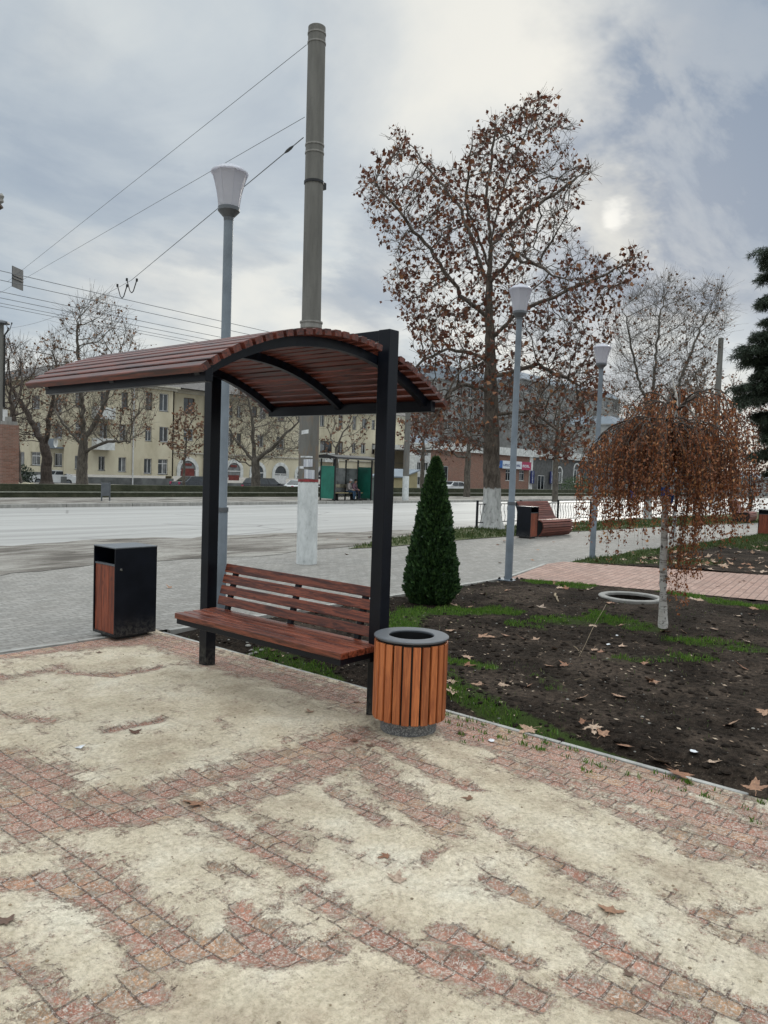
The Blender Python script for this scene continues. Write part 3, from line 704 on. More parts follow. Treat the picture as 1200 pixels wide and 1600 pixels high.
# ================================================================ park lamps
m_, q, b = newmat('opal_lamp_glass'); MAT['opal'] = m_
b.inputs['Base Color'].default_value = (.66, .66, .71, 1); b.inputs['Roughness'].default_value = .35
tr = q.n('ShaderNodeBsdfTranslucent', ins={0: (.74, .74, .79, 1)})
mx = q.n('ShaderNodeMixShader', ins={0: .5, 1: b.outputs[0], 2: tr.outputs[0]})
q.t.links.new(mx.outputs[0], [n for n in q.t.nodes if n.type == 'OUTPUT_MATERIAL'][0].inputs[0])
def park_lamp(loc, label, h=4.2):
    R = empty('park_lamp', loc, 0, label, 'street lamp', 'park lamps with flared white shades')
    H = h - .42
    m = MB(); m.lathe([(.055, .02), (.055, 1.12), (.046, 1.14), (.042, H - .03)], n=12); m.build('pole', 'lamp_grey', R, smooth=True)
    m = MB(); m.lathe([(.060, 1.10), (.060, 1.14)], n=12); m.build('collar', 'lid', R)
    m = MB(); m.box(-.12, .12, -.12, .12, .012, .026); m.build('base_plate', 'lamp_grey', R, bevel=.002)
    for sx in (-1, 1):
        for sy in (-1, 1):
            m = MB(); m.lathe([(.012, 0), (.012, .055)], (sx * .095, sy * .095, 0), n=6); m.lathe([(.02, .028), (.02, .045)], (sx * .095, sy * .095, 0), n=6); m.build('anchor_bolt', 'black', R)
    m = MB(); m.lathe([(.043, H - .06), (.046, H - .03), (.075, H + .0), (.098, H + .025), (.098, H + .055), (.092, H + .06)], n=24); m.build('shade_holder', 'lid', R, smooth=True)
    n = 8; prof = [(.092, .05), (.100, .12), (.112, .19), (.130, .26), (.150, .325), (.162, .355)]
    m = MB(); m.lathe([(r, H + z) for r, z in prof], n=n, rot=PI / 8); sh = m.build('lamp_shade', 'opal', R)
    mm = MB()
    for k in range(n):
        a = PI / 8 + 2 * PI * k / n
        mm.tube([((r + .001) * math.cos(a), (r + .001) * math.sin(a), H + z) for r, z in prof], .003, 5)
    mm.build('shade_rib', 'opal', sh)
    m = MB(); m.lathe([(.160, H + .352), (.168, H + .358), (.166, H + .366), (.115, H + .405), (.05, H + .425), (.035, H + .43), (.03, H + .44), (.004, H + .445)], n=n * 3); m.build('shade_cap', 'opal', R, smooth=True)
    return R
L0 = park_lamp((.905, 2.72, -.01), 'tallest looking grey park lamp, right behind the left post of the bench shelter')
copy_tree(L0, Vector((6.08, 2.78, .0)), .1, 'grey park lamp in front of the plane tree, at the corner of the soil bed')
l3 = G(925, 874); copy_tree(L0, Vector((l3.x, l3.y, -.03)), .2, 'farthest grey park lamp, left of the weeping birch').scale.z = .96

# ================================================================ concrete poles and wires
def pole(loc, h, r0_, r1_, mat, label, bands=True, lean=(0, 0)):
    R = empty('concrete_pole', loc, 0, label, 'pole'); R.rotation_euler = (lean[0], lean[1], 0)
    m = MB(); n = 32
    m.lathe([(r0_ + (r1_ - r0_) * t, h * t) for t in np.linspace(0, 1, 24)] + [(r1_ * .9, h + .01)], n=n); m.build('shaft', mat, R, smooth=True)
    if bands:
        for z in (h - .10, h - .24, h - 1.78, h - 1.90):
            r = r0_ + (r1_ - r0_) * z / h
            m = MB(); m.lathe([(r, z - .012), (r + .008, z - .012), (r + .008, z + .012), (r, z + .012)], n=n, close=True); m.build('band', 'concrete', R)
        z = h - 2.35; r = r0_ + (r1_ - r0_) * z / h; m = MB(); m.lathe([(r, z - .02), (r + .012, z - .02), (r + .012, z + .02), (r, z + .02)], n=n, close=True)
        m.box(r - .02, r + .08, -.05, .05, z - .05, z + .05); m.build('clamp', 'black', R)
        z = 3.80; r = r0_ + (r1_ - r0_) * z / h; m = MB(); m.lathe([(r, z - .09), (r + .018, z - .08), (r + .018, z - .0), (r + .03, z), (r + .03, z + .025), (r, z + .03)], n=n, close=True); m.build('collar', 'concrete', R, smooth=True)
    return R
pb = G(479, 882.5); dd = Vector((pb.x - EYE.x, pb.y - EYE.y, 0)).normalized(); PB = pb + dd * .16
PH = 8.32
pole(PB, PH, .165, .135, 'pole_near', 'tall round concrete pole with whitewashed foot and paper notices, behind the bench', lean=(0, 0))
PR = bpy.data.objects['concrete_pole']; PR.rotation_mode = 'AXIS_ANGLE'; PR.rotation_axis_angle = (-.0095, f0.x, f0.y, 0)
# red line and the notices, facing the square
def on_pole(da, z0_, z1, wdt, mat, name, lift=.004, tilt=0):
    m = MB(); n = 6; ang0 = math.atan2(-dd.y, -dd.x) + da; vs = []; fs = []
    for i in range(n + 1):
        for z in (z0_, z1):
            r = .165 - .03 * z / PH + lift + .004 * math.sin(i * 2.1) * (z == z0_); a = ang0 + (i / n - .5) * wdt / .155
            vs.append((r * math.cos(a), r * math.sin(a), z + tilt * (i / n - .5)))
    for i in range(n): fs.append((2 * i, 2 * i + 2, 2 * i + 3, 2 * i + 1))
    m.add(vs, fs); o = m.build(name, mat, PR); s = o.modifiers.new('thickness', 'SOLIDIFY'); s.thickness = .0015; return o
m = MB(); m.lathe([(.158, 1.31), (.1625, 1.31), (.162, 1.35), (.158, 1.35)], n=32, close=True); m.build('red_line', 'red_paint', PR)
m_, q, b = newmat('printed_notice'); MAT['notice'] = m_
oc = q.n('ShaderNodeTexCoord').outputs['Object']
w_ = q.noise(q.map(oc, (60, 60, 1)), 1, 2); ln = q.n('ShaderNodeTexWave', bands_direction='Z', ins={'Vector': oc, 'Scale': 28.0}).outputs['Fac']
c = q.mix(q.math('MULTIPLY', q.mr(ln, .6, .8), q.mr(w_, .42, .5)), (.66, .67, .70), (.12, .13, .22))
q.t.links.new(c, b.inputs['Base Color'])
on_pole(-.05, 1.545, 1.665, .14, 'notice', 'notice', tilt=.01); on_pole(.12, 1.36, 1.50, .16, 'notice', 'notice', tilt=-.01)
on_pole(-.75, 1.515, 1.555, .09, 'paper', 'notice', .003); on_pole(-.25, 1.69, 1.715, .2, 'paper', 'tape', .003); on_pole(-.45, 2.06, 2.12, .12, 'paper', 'notice', .003, .02)

p2 = G(633, 782, -.24); pole(p2, 8.0, .21, .16, 'pole_far', 'distant concrete pole with whitewashed foot right of the green bus shelter', False)
p3 = D(1112, 790, 52); p3.z = -.2; pole(p3, 11.4, .21, .17, 'pole_near', 'bare concrete pole rising above the weeping birch', False)

def wire(name, pts, r, label, sag=0, group='overhead wires'):
    a, b_ = Vector(pts[0]), Vector(pts[-1]); P = []
    n = 24
    for i in range(n + 1):
        t = i / n; p = a.lerp(b_, t); p.z -= sag * 4 * t * (1 - t); P.append(p)
    m = MB(); m.tube(P, r, 5); o = m.build(name, 'wire', smooth=True); tag(o, label, 'wire', group); return o
MAT['wire'] = simple('wire', (.11, .115, .125), .6, .1, 3)
def nearpole(x, y): return D(x, y, (PB - EYE).dot(f0))
farL = D(4, 505, 42)
w1a = nearpole(479, 70); w1b = D(28, 418, 26)
wire('span_wire', [w1a, D(12, 440, 26)], .0045, 'thin span wire from the top of the near pole down to the hanging sign')
wire('span_wire', [nearpole(476, 183), D(-30, 475, 34)], .0045, 'thin span wire from the middle band of the near pole, passing behind the lamp shade')
w3a = nearpole(474, 215); w3m = D(205, 438, 25); w3b = D(10, 513, 42)
wire('cross_wire', [w3a, w3m], .008, 'dark cross wire from the near pole clamp down to the hooked insulators')
wire('cross_wire', [w3m, w3b], .006, 'dark cross wire running on from the hooked insulators to the far left pole', .3)
m = MB()
for t in (.0,):
    p = w3a.lerp(w3m, .03); q_ = w3a.lerp(w3m, .055); m.tube([p, p.lerp(q_, .3), p.lerp(q_, .7), q_], [.012, .024, .024, .012], 8)
tag(m.build('insulator', 'black', smooth=True), 'small dark strain insulator on the cross wire beside the near pole', 'insulator')
def hanger(px, py, Z, label, s=1.0):
    R = empty('wire_hanger', D(px, py, Z), 0, label, 'wire hanger', 'hooked hangers of the trolley wires')
    d = r0; U = Vector((0, 0, 1)); w = .16 * s; h = .42 * s
    for sg in (-1, 1):
        m = MB(); m.tube([d * (sg * w), d * (sg * w * .35) - U * h * .85, -U * h], [.018, .016, .014], 6)
        mm = m.build('arm', 'black', R)
        m = MB(); m.tube([d * (sg * w) + U * .04, d * (sg * w) - U * .05], .035, 8); m.build('insulator', 'black', R)
    return R
hanger(191, 446, 26, 'left one of the two hooked wire hangers under the cross wire'); hanger(206, 437, 25, 'right one of the two hooked wire hangers under the cross wire')
hanger(14, 505, 40, 'hooked wire hanger by the pole at the left edge', .9)
for i, (y, Yw) in enumerate(((413, 12.2), (428, 12.9), (449, 20.0), (459, 20.8), (468, 24.5), (473, 25.2))):
    p = onY(0, y, Yw)
    wire('trolley_wire', [(p.x - 6, Yw, p.z), (p.x + 38, Yw, p.z)], .009 if i > 1 else .0065, ('uppermost', 'second', 'third', 'fourth', 'fifth', 'lowest')[i] + ' of the six trolley wires at the left edge', .25, 'trolley wires above the road')
MAT['sign_back'] = simple('sign_back', (.045, .05, .055), .6, .1, 3)
# square sign hanging from the span wire
s0 = D(27.5, 435, 25.5)
R = empty('hanging_sign', s0, math.radians(34), 'grey square sign seen from behind, hanging from the span wire at the left', 'sign')
m = MB(); m.box(-.30, .30, -.012, .012, -.33, .33); m.build('panel', 'sign_back', R)
for z in (-.05, .05): m = MB(); m.box(-.29, .29, -.03, -.0125, z - .015, z + .015); m.build('rail', 'black', R)

# left-edge pole, its cap and bracket, and the head of a lamp
e = D(0, 700, 42); e.z = -.2
R = empty('edge_pole', e, 0, 'dark pole with a flat cap cut by the left edge of the picture', 'pole')
m = MB(); m.lathe([(.17, 0), (.14, 9.0)], n=16); m.build('shaft', 'pole_near', R, smooth=True)
m = MB(); m.lathe([(.14, 8.95), (.45, 9.0), (.42, 9.1), (.1, 9.2)], n=16); m.build('cap', 'lid', R)
m = MB(); m.tube([r0 * .2 + Vector((0, 0, 4.5)), r0 * .2 + Vector((0, 0, 8.4)), r0 * .35 + Vector((0, 0, 8.6)), r0 * .42 + Vector((0, 0, 8.8))], .045, 8); m.build('bracket', 'black', R)
m = MB(); m.box(.05, .3, -.2, .2, 3.0, 4.4); m.build('box', 'white_pvc', R)
e = D(-60, 760, 22); e.z = -.2; hd = D(2, 318, 22)
R = empty('lamp_mast', e, 0, 'tip of a street lamp arm at the left edge high above the road', 'street lamp')
q0 = hd - e
m = MB(); m.tube([(0, 0, 0), (0, 0, q0.z - .9)], [.11, .06], 10); m.build('mast', 'concrete', R)
m = MB(); m.tube([(0, 0, q0.z - .9), q0 * .0 + Vector((q0.x * .5, q0.y * .5, q0.z - .4)), q0 - Vector((0, 0, .05))], [.06, .06, .09], 8); m.build('arm', 'bark_dark', R)
m = MB(); m.lathe([(.02, 0), (.07, .05), (.05, .12), (.08, .2), (.02, .28)], q0, n=10); m.build('fitting', 'concrete', R)
# ================================================================ trees
def colonize(seed, A, step, di, dk, iters=160, jit=.25, up=.05, rs=1):
    """space colonization: seed polyline(s) -> nodes, parents"""
    r = np.random.default_rng(rs)
    N = [np.array(p, float) for p in seed[0]]; PAR = [-1] + list(range(len(seed[0]) - 1))
    for k, br in seed[1]:
        base = k
        for p in br: N.append(np.array(p, float)); PAR.append(base); base = len(N) - 1
    N = np.array(N); PAR = list(PAR); A = np.asarray(A, float)
    near = np.zeros(len(A), int); dist = np.full(len(A), 1e9)
    def upd(lo):
        nonlocal near, dist
        sub = N[lo:]
        d = np.linalg.norm(A[:, None, :] - sub[None], axis=2); j = d.argmin(1); m = d[np.arange(len(A)), j]
        w = m < dist; near[w] = j[w] + lo; dist[w] = m[w]
    upd(0)
    for it in range(iters):
        keep = dist > dk
        A = A[keep]; near = near[keep]; dist = dist[keep]
        if len(A) == 0: break
        act = dist < di
        if not act.any(): 
            act = dist <= dist.min() + 1e-6
        ids = near[act]; dv_ = A[act] - N[ids]; dv_ /= np.linalg.norm(dv_, axis=1)[:, None]
        u_, inv = np.unique(ids, return_inverse=True)
        s = np.zeros((len(u_), 3)); np.add.at(s, inv, dv_)
        s /= np.linalg.norm(s, axis=1)[:, None] + 1e-9
        s += r.normal(0, jit, s.shape); s[:, 2] += up; s /= np.linalg.norm(s, axis=1)[:, None]
        new = N[u_] + s * step; lo = len(N)
        N = np.vstack([N, new]); PAR += list(u_)
        upd(lo)
        if len(N) > 9000: break
    return N, np.array(PAR)
def radii(N, PAR, tip, base, ex=2.3):
    n = len(N); r = np.zeros(n)
    ch = np.zeros(n, int)
    for i in range(n - 1, 0, -1):
        if r[i] == 0: r[i] = tip ** ex
        r[PAR[i]] += r[i]
    r[0] = max(r[0], tip ** ex); r = r ** (1 / ex)
    p = math.log(base / tip) / math.log(max(r[0] / tip, 1.2))
    return tip * (r / tip) ** p
def frusta(P0, P1, R0_, R1_, D0, D1, k):
    ref = np.array([.31, .87, .17]); ref /= np.linalg.norm(ref)
    def ring(P, R, Dn):
        a = np.cross(Dn, ref); a /= np.linalg.norm(a, axis=1)[:, None] + 1e-9; b_ = np.cross(Dn, a)
        t = np.arange(k) * 2 * PI / k
        return P[:, None] + R[:, None, None] * (a[:, None] * np.cos(t)[None, :, None] + b_[:, None] * np.sin(t)[None, :, None])
    A_ = ring(P0, R0_, D0); B_ = ring(P1, R1_, D1); n = len(P0)
    V = np.concatenate([A_, B_], 1).reshape(-1, 3); o = np.arange(n)[:, None] * 2 * k; i = np.arange(k)[None]; j = (i + 1) % k
    F = np.stack([o + i, o + j, o + k + j, o + k + i], -1).reshape(-1, 4)
    return V, F
def limbmesh(N, PAR, R, sel, k):
    """sel: segment ids i (from PAR[i] to i)"""
    n = len(N); dirs = np.zeros((n, 3)); pi_ = PAR.copy(); pi_[0] = 0
    dirs = N - N[pi_]; dirs[0] = (0, 0, 1); dirs /= np.linalg.norm(dirs, axis=1)[:, None] + 1e-9
    main = np.full(n, -1); best = np.zeros(n)
    for i in range(1, n):
        if R[i] > best[PAR[i]]: best[PAR[i]] = R[i]; main[PAR[i]] = i
    p = PAR[sel]; ism = main[p] == sel
    R0_ = np.where(ism, R[p], np.minimum(R[p] * .9, R[sel] * 1.25)); D0 = np.where(ism[:, None], dirs[p], dirs[sel])
    return frusta(N[p], N[sel], R0_, R[sel], D0, dirs[sel], k)
def leafcards(P, size, r, aspect=.8, droop=.3, star=False):
    """small folded leaf faces (4-gons bent along the middle), each its own island"""
    n = len(P); s = size * r.uniform(.5, 1.5, n)
    a = r.normal(size=(n, 3)); a[:, 2] -= droop; a /= np.linalg.norm(a, axis=1)[:, None]
    b_ = np.cross(a, r.normal(size=(n, 3))); b_ /= np.linalg.norm(b_, axis=1)[:, None]; c_ = np.cross(a, b_)
    l = a * s[:, None]; w = b_ * (s * aspect * .5)[:, None]; f = c_ * (s * .22)[:, None]
    V = np.stack([P, P + l * .55 + w + f, P + l, P + l * .5 - w + f], 1).reshape(-1, 3)
    o = np.arange(n)[:, None] * 4
    F = np.concatenate([o + np.array([[0, 1, 2]]), o + np.array([[0, 2, 3]])], 0)
    return V, F
def env_points(poly_px, Z, n, r, thick=1.0, gap=0):
    """points inside a crown whose silhouette is poly (as seen on the photo), at its own depth Z with real thickness"""
    xs = [p[0] for p in poly_px]; ys = [p[1] for p in poly_px]; out = []
    cx, cy = sum(xs) / len(xs), sum(ys) / len(ys)
    while len(out) < n:
        x = r.uniform(min(xs), max(xs), 400); y = r.uniform(min(ys), max(ys), 400)
        for a, b_ in zip(x[inpoly(x, y, poly_px)], y[inpoly(x, y, poly_px)]):
            hw = (max(xs) - min(xs)) / 2 / F_PX * Z * thick
            k = 1 - min(1, abs(a - cx) / (max(xs) - min(xs)) * 1.7) ** 2
            p_ = D(a, b_, Z + r.uniform(-1, 1) * hw * math.sqrt(max(.08, k)))
            if gap:
                s_ = gap * 1.0; v_ = math.sin(p_.x * s_ * 1.3 + 1) * math.sin(p_.y * s_ * 1.1 + 2) + math.sin(p_.z * s_ * 1.7 + p_.x * s_ * .6) * math.sin(p_.y * s_ * .9 + p_.z * s_ * .5)
                if v_ < -.12 and r.random() < .85: continue
            out.append(p_)
    return np.array([tuple(p) for p in out[:n]])
def tree(name, label, base, trunk_px, Z, poly, n_att, step, di, dk, rbase, bark_m, leaf_m=None, n_leaf=0, lsize=.1, seed=1, tip=.006, limbs=(), twig=2, twl=.35, jit=.22, up=.06, cat='tree', group=None, thick=1.0, kmain=10, leafz=None, droop=.3, taper=.15, limbk=.8, gap=0, tup=.18):
    r = np.random.default_rng(seed)
    A = env_points(poly, Z, n_att, r, thick, gap)
    tr = [base] + [D(x, y, Z) for x, y in trunk_px]
    pts = []
    for a, b_ in zip(tr, tr[1:]):
        k = max(1, int((b_ - a).length / step / .9)); pts += [a.lerp(b_, i / k) for i in range(k)]
    pts.append(tr[-1]); pts = [np.array(tuple(p)) + r.normal(0, step * .05, 3) * np.array([1, 1, 0]) for p in pts]
    pts[0] = np.array(tuple(base)); brs = []
    for L in limbs:
        q0 = np.array(tuple(D(L[0][0], L[0][1], Z))); k = int(np.argmin([np.linalg.norm(p - q0) for p in pts]))
        dz = L[-1] if not isinstance(L[-1], tuple) else 0; LL = [l for l in L if isinstance(l, tuple)]; chain = []; last = pts[k]
        for j, (x, y) in enumerate(LL[1:]):
            t = np.array(tuple(D(x, y, Z + dz * (j + 1) / (len(LL) - 1)))); m = max(1, int(np.linalg.norm(t - last) / step))
            for i in range(1, m + 1): chain.append(last + (t - last) * i / m + r.normal(0, step * .12, 3))
            last = t
        brs.append((k, chain))
    N, PAR = colonize((pts, brs), A, step, di, dk, jit=jit, up=up, rs=seed)
    R_ = radii(N, PAR, tip, rbase)
    hh_ = (N[:, 2] - N[0, 2]) / (pts[-1][2] - N[0, 2]); itr = np.arange(len(N)) < len(pts)
    R_[itr] *= (1 - taper * np.clip(hh_[itr] * 1.3, 0, 1)); mid_ = (~itr) & (R_ > .03); R_[mid_] = .03 + (R_[mid_] - .03) * limbk
    # root flare
    nb = len(pts); h0 = N[:, 2] - N[0, 2]
    fl = np.arange(len(N)) < nb; R_[fl] *= 1 + .5 * np.exp(-h0[fl] / .22)
    org = np.array(tuple(base)); T = empty(name, base, 0, label, cat, group)
    seg = np.arange(1, len(N)); big = R_[seg] > max(.03, tip * 2.2); istr = seg < nb
    Vt, Ft = limbmesh(N, PAR, R_, seg[istr], kmain); npmesh('trunk', Vt - org, Ft, 4, bark_m, T, smooth=True)
    V1, F1 = limbmesh(N, PAR, R_, seg[big & ~istr], 6)
    V2, F2 = limbmesh(N, PAR, R_, seg[~big & ~istr], 3)
    Vs = [V1, V2]; Fs = [F1, F2 + len(V1)]
    o = len(V1) + len(V2); tips = None
    if twig:
        thin = np.where((R_ < tip * 2.6) & (np.arange(len(N)) > nb))[0]
        src = np.repeat(thin, twig); dd_ = N[src] - N[PAR[src]]; dd_ /= np.linalg.norm(dd_, axis=1)[:, None] + 1e-9
        d2 = dd_ + r.normal(0, .55, (len(src), 3)); d2[:, 2] += tup; d2 /= np.linalg.norm(d2, axis=1)[:, None]
        L = twl * r.uniform(.4, 1.2, len(src)); P0 = N[src]; P1 = P0 + d2 * L[:, None]
        V3, F3 = frusta(P0, P1, np.full(len(src), tip * .8), np.full(len(src), tip * .45), d2, d2, 3)
        Vs.append(V3); Fs.append(F3 + o); tips = (P0, P1)
    cr = npmesh('crown', np.vstack(Vs) - org, np.vstack(Fs), 4, bark_m, T)
    if n_leaf:
        P0, P1 = tips; i = r.integers(0, len(P0), n_leaf)
        # leaves hang on in clumps on some twigs and are gone from others
        keepw = fbm(P0[:, 0] * 1.0 + P0[:, 2] * .7, P0[:, 1] + P0[:, 2], .9, 3, seed + 5); i = i[((keepw[i] - .5) * 2.6 + r.uniform(-.45, .45, len(i))) > -.08]
        if leafz is not None: i = i[r.random(len(i)) < leafz(P0[i])]
        P = P0[i] + (P1[i] - P0[i]) * r.uniform(.1, 1.15, len(i))[:, None] + r.normal(0, .03, (len(i), 3))
        V, F = leafcards(P, lsize, r, .85, droop); npmesh('leaves', V - org, F, 3, leaf_m, T)
    return T, N, PAR

PT = [(850, 142), (864, 160), (874, 178), (903, 200), (880, 236), (922, 250), (932, 272), (908, 292), (916, 312), (902, 334), (896, 385), (850, 402), (856, 425), (917, 384), (950, 415), (990, 380), (1014, 432), (973, 452), (952, 485), (958, 540), (940, 640), (915, 700), (860, 725), (800, 690), (742, 705), (690, 700), (640, 690), (646, 600), (650, 560), (634, 520), (625, 480), (596, 430), (622, 420), (600, 388), (586, 352), (570, 315), (552, 287), (584, 262), (604, 244), (611, 205), (634, 200), (650, 245), (672, 238), (694, 268), (714, 252), (737, 218), (757, 188), (790, 178), (818, 160)]
ptb = G(768, 826)
tree('plane_tree', 'tall plane tree with dry reddish-brown leaves and a whitewashed foot, by the far pavement', ptb, [(768, 700), (767, 600), (765, 520), (764, 430), (770, 360), (785, 300), (810, 230), (845, 160)], 22.2, PT, 4200, .20, 1.4, .25, .27, 'bark_plane', 'leaf_plane', 13500, .115, seed=3, tip=.0065, twig=3, twl=.32, kmain=14, jit=.26, thick=.8, taper=.5, limbk=.62, gap=2.1, tup=.35,
     limbs=[[(764, 500), (720, 460), (680, 400), (630, 340), (585, 285), -1.2], [(765, 450), (740, 380), (715, 320), (640, 225), 1.0], [(765, 530), (820, 480), (900, 450), (985, 410), -.8], [(766, 560), (700, 545), (650, 570), 1.2],
            [(770, 380), (820, 330), (870, 300), (920, 268), .8], [(767, 590), (840, 570), (900, 600), 1.4], [(768, 610), (720, 600), (680, 640), -1.5], [(765, 440), (800, 400), (850, 420), -1.8], [(768, 650), (830, 640), (880, 680), -1.0], [(764, 420), (728, 320), (738, 215), -1.0], [(767, 400), (760, 300), (775, 195), .6]],
     droop=.8)
tb = G(1012, 812)
tree('young_tree', 'nearly bare young tree with few orange leaves rising behind the weeping birch', tb, [(1014, 720), (1020, 620), (1022, 560)], (tb - EYE).dot(f0),
     [(960, 560), (952, 500), (985, 460), (1035, 440), (1052, 432), (1085, 470), (1100, 445), (1135, 450), (1145, 500), (1110, 570), (1100, 650), (1010, 690), (950, 650)], 2500, .19, 2.0, .28, .13, 'bark_white', 'leaf_sparse', 2600, .10, seed=5, tip=.0055, twig=3, twl=.7, up=.3, tup=.8, jit=.12,
     limbs=[[(1016, 680), (1060, 600), (1100, 500), (1125, 455), 1.0], [(1016, 660), (990, 560), (975, 480), -1.0], [(1022, 600), (1030, 500), (1045, 440), .4]])
def yard(x, y, Z):
    p = D(x, y, Z); p.z = yardz(p.x); return p
tree('street_tree', 'large bare tree with thick trunk before the left half of the yellow house', yard(128, 757, 56), [(129, 715), (131, 690)], 56,
     [(70, 640), (75, 560), (95, 500), (130, 470), (160, 462), (190, 490), (215, 530), (225, 590), (250, 640), (235, 680), (200, 700), (160, 690), (110, 700), (80, 690)], 2600, .36, 3.2, .55, .42, 'bark_grey', 'leaf_sparse', 2200, .18, seed=8, tip=.012, twig=2, twl=1.2, up=.3, tup=.7, gap=1.1, group='bare street trees beyond the road', jit=.15,
     limbs=[[(130, 700), (105, 670), (85, 640), 1.5], [(131, 690), (160, 640), (185, 560), 1.0], [(131, 690), (125, 600), (120, 500), -1.0], [(130, 705), (170, 690), (205, 690), -2.0]])
tree('street_tree', 'dark dense bare tree with reddish trunk at the left edge', yard(73, 752, 62), [(73, 715), (68, 690)], 62,
     [(-30, 640), (-20, 560), (10, 525), (45, 560), (80, 520), (110, 560), (118, 620), (100, 680), (60, 690), (0, 700)], 2200, .40, 3.4, .6, .45, 'bark_dark', 'leaf_sparse', 1200, .2, seed=9, tip=.012, twig=2, twl=1.3, tup=.7, gap=1.1, up=.2, jit=.15, group='bare street trees beyond the road',
     limbs=[[(70, 700), (45, 650), (15, 600), 1.0], [(70, 695), (80, 640), (90, 580), -1.0]])
tree('street_tree', 'dark bare tree with a leaning trunk behind the brick pillar', yard(26, 760, 52), [(24, 700), (20, 650)], 52,
     [(-40, 640), (-20, 560), (0, 540), (45, 535), (60, 600), (50, 670), (0, 690)], 1400, .38, 3.2, .6, .35, 'bark_dark', None, 0, seed=19, tip=.012, twig=2, twl=1.3, tup=.7, up=.2, jit=.15, group='bare street trees beyond the road')
tree('street_tree', 'slender young tree with brown leaves just left of the near shelter post', yard(287, 760, 52), [(288, 720), (291, 690)], 52,
     [(268, 660), (275, 640), (300, 632), (322, 650), (325, 690), (300, 720), (262, 715), (258, 690)], 320, .32, 2.4, .55, .10, 'bark_grey', 'leaf_sparse', 900, .17, seed=10, tip=.014, twig=2, twl=.5, group='bare street trees beyond the road')
tree('street_tree', 'wide bare tree in front of the arched doors, seen under the shelter roof', yard(400, 762, 50), [(400, 735), (398, 715)], 50,
     [(340, 720), (345, 660), (355, 620), (400, 600), (440, 600), (470, 630), (480, 680), (470, 715), (430, 720), (370, 725)], 2400, .30, 3.0, .48, .33, 'bark_grey', 'leaf_sparse', 900, .16, seed=11, tip=.010, twig=3, twl=.9, tup=.4, gap=1.3, jit=.15, up=.2, group='bare street trees beyond the road',
     limbs=[[(399, 720), (370, 690), (345, 650), 1.0], [(399, 722), (430, 695), (465, 660), -1.0], [(399, 715), (395, 660), (385, 610), -.5], [(399, 728), (360, 715), (345, 712), -.5]])
tree('street_tree', 'thin pale bare tree rising behind the green bus shelter', yard(526, 762, 53), [(526, 730), (525, 700)], 53,
     [(500, 700), (498, 650), (520, 610), (560, 610), (590, 640), (580, 690), (550, 720), (510, 725)], 420, .4, 3, .7, .14, 'bark_grey', 'leaf_sparse', 500, .16, seed=12, tip=.013, twig=2, twl=.7, group='bare street trees beyond the road')
tree('street_tree', 'bare forked tree left of the shop with the coloured sign', yard(730, 768, 62), [(730, 735), (732, 705)], 62,
     [(680, 710), (680, 650), (700, 600), (750, 600), (775, 650), (770, 700), (700, 725)], 600, .45, 3.2, .75, .28, 'bark_grey', 'leaf_plane', 900, .2, seed=13, tip=.017, twig=2, twl=.7, group='bare street trees beyond the road')
tree('street_tree', 'bare tree in front of the shop door with the blue upright signs', yard(868, 770, 60), [(868, 735), (870, 700), (872, 660)], 60,
     [(830, 715), (812, 650), (830, 590), (880, 560), (930, 590), (950, 660), (930, 715), (890, 725)], 900, .45, 3.2, .75, .24, 'bark_grey', 'leaf_sparse', 1600, .2, seed=14, tip=.017, twig=2, twl=.8, group='bare street trees beyond the road')
tree('street_tree', 'reddish-leaved tree far behind, between shelter roof and plane tree', yard(660, 765, 66), [(660, 730), (662, 690)], 66,
     [(625, 700), (622, 650), (640, 610), (690, 620), (705, 680), (690, 715), (640, 715)], 500, .5, 3.4, .8, .2, 'bark_grey', 'leaf_plane', 2000, .23, seed=15, tip=.017, twig=2, twl=.8, group='bare street trees beyond the road')
tree('street_tree', 'broad bare tree far away behind the weeping birch, right of the blue stall', yard(1085, 772, 62), [(1085, 730), (1088, 700)], 62,
     [(1030, 700), (1035, 620), (1060, 570), (1110, 560), (1160, 600), (1180, 680), (1140, 720), (1060, 725)], 900, .5, 3.4, .8, .25, 'bark_grey', 'leaf_sparse', 1500, .2, seed=16, tip=.018, twig=2, twl=.8, group='bare street trees beyond the road')
tb = G(1052, 842)
tree('young_tree', 'thin leafless sapling with grey trunk in the far planted bed', Vector((tb.x, tb.y, 0)), [(1056, 780), (1062, 720), (1066, 680)], (tb - EYE).dot(f0),
     [(1040, 690), (1040, 640), (1070, 600), (1100, 640), (1095, 700)], 160, .16, 1.4, .25, .05, 'bark_white', 'leaf_sparse', 400, .08, seed=17, tip=.005, twig=2, twl=.3)

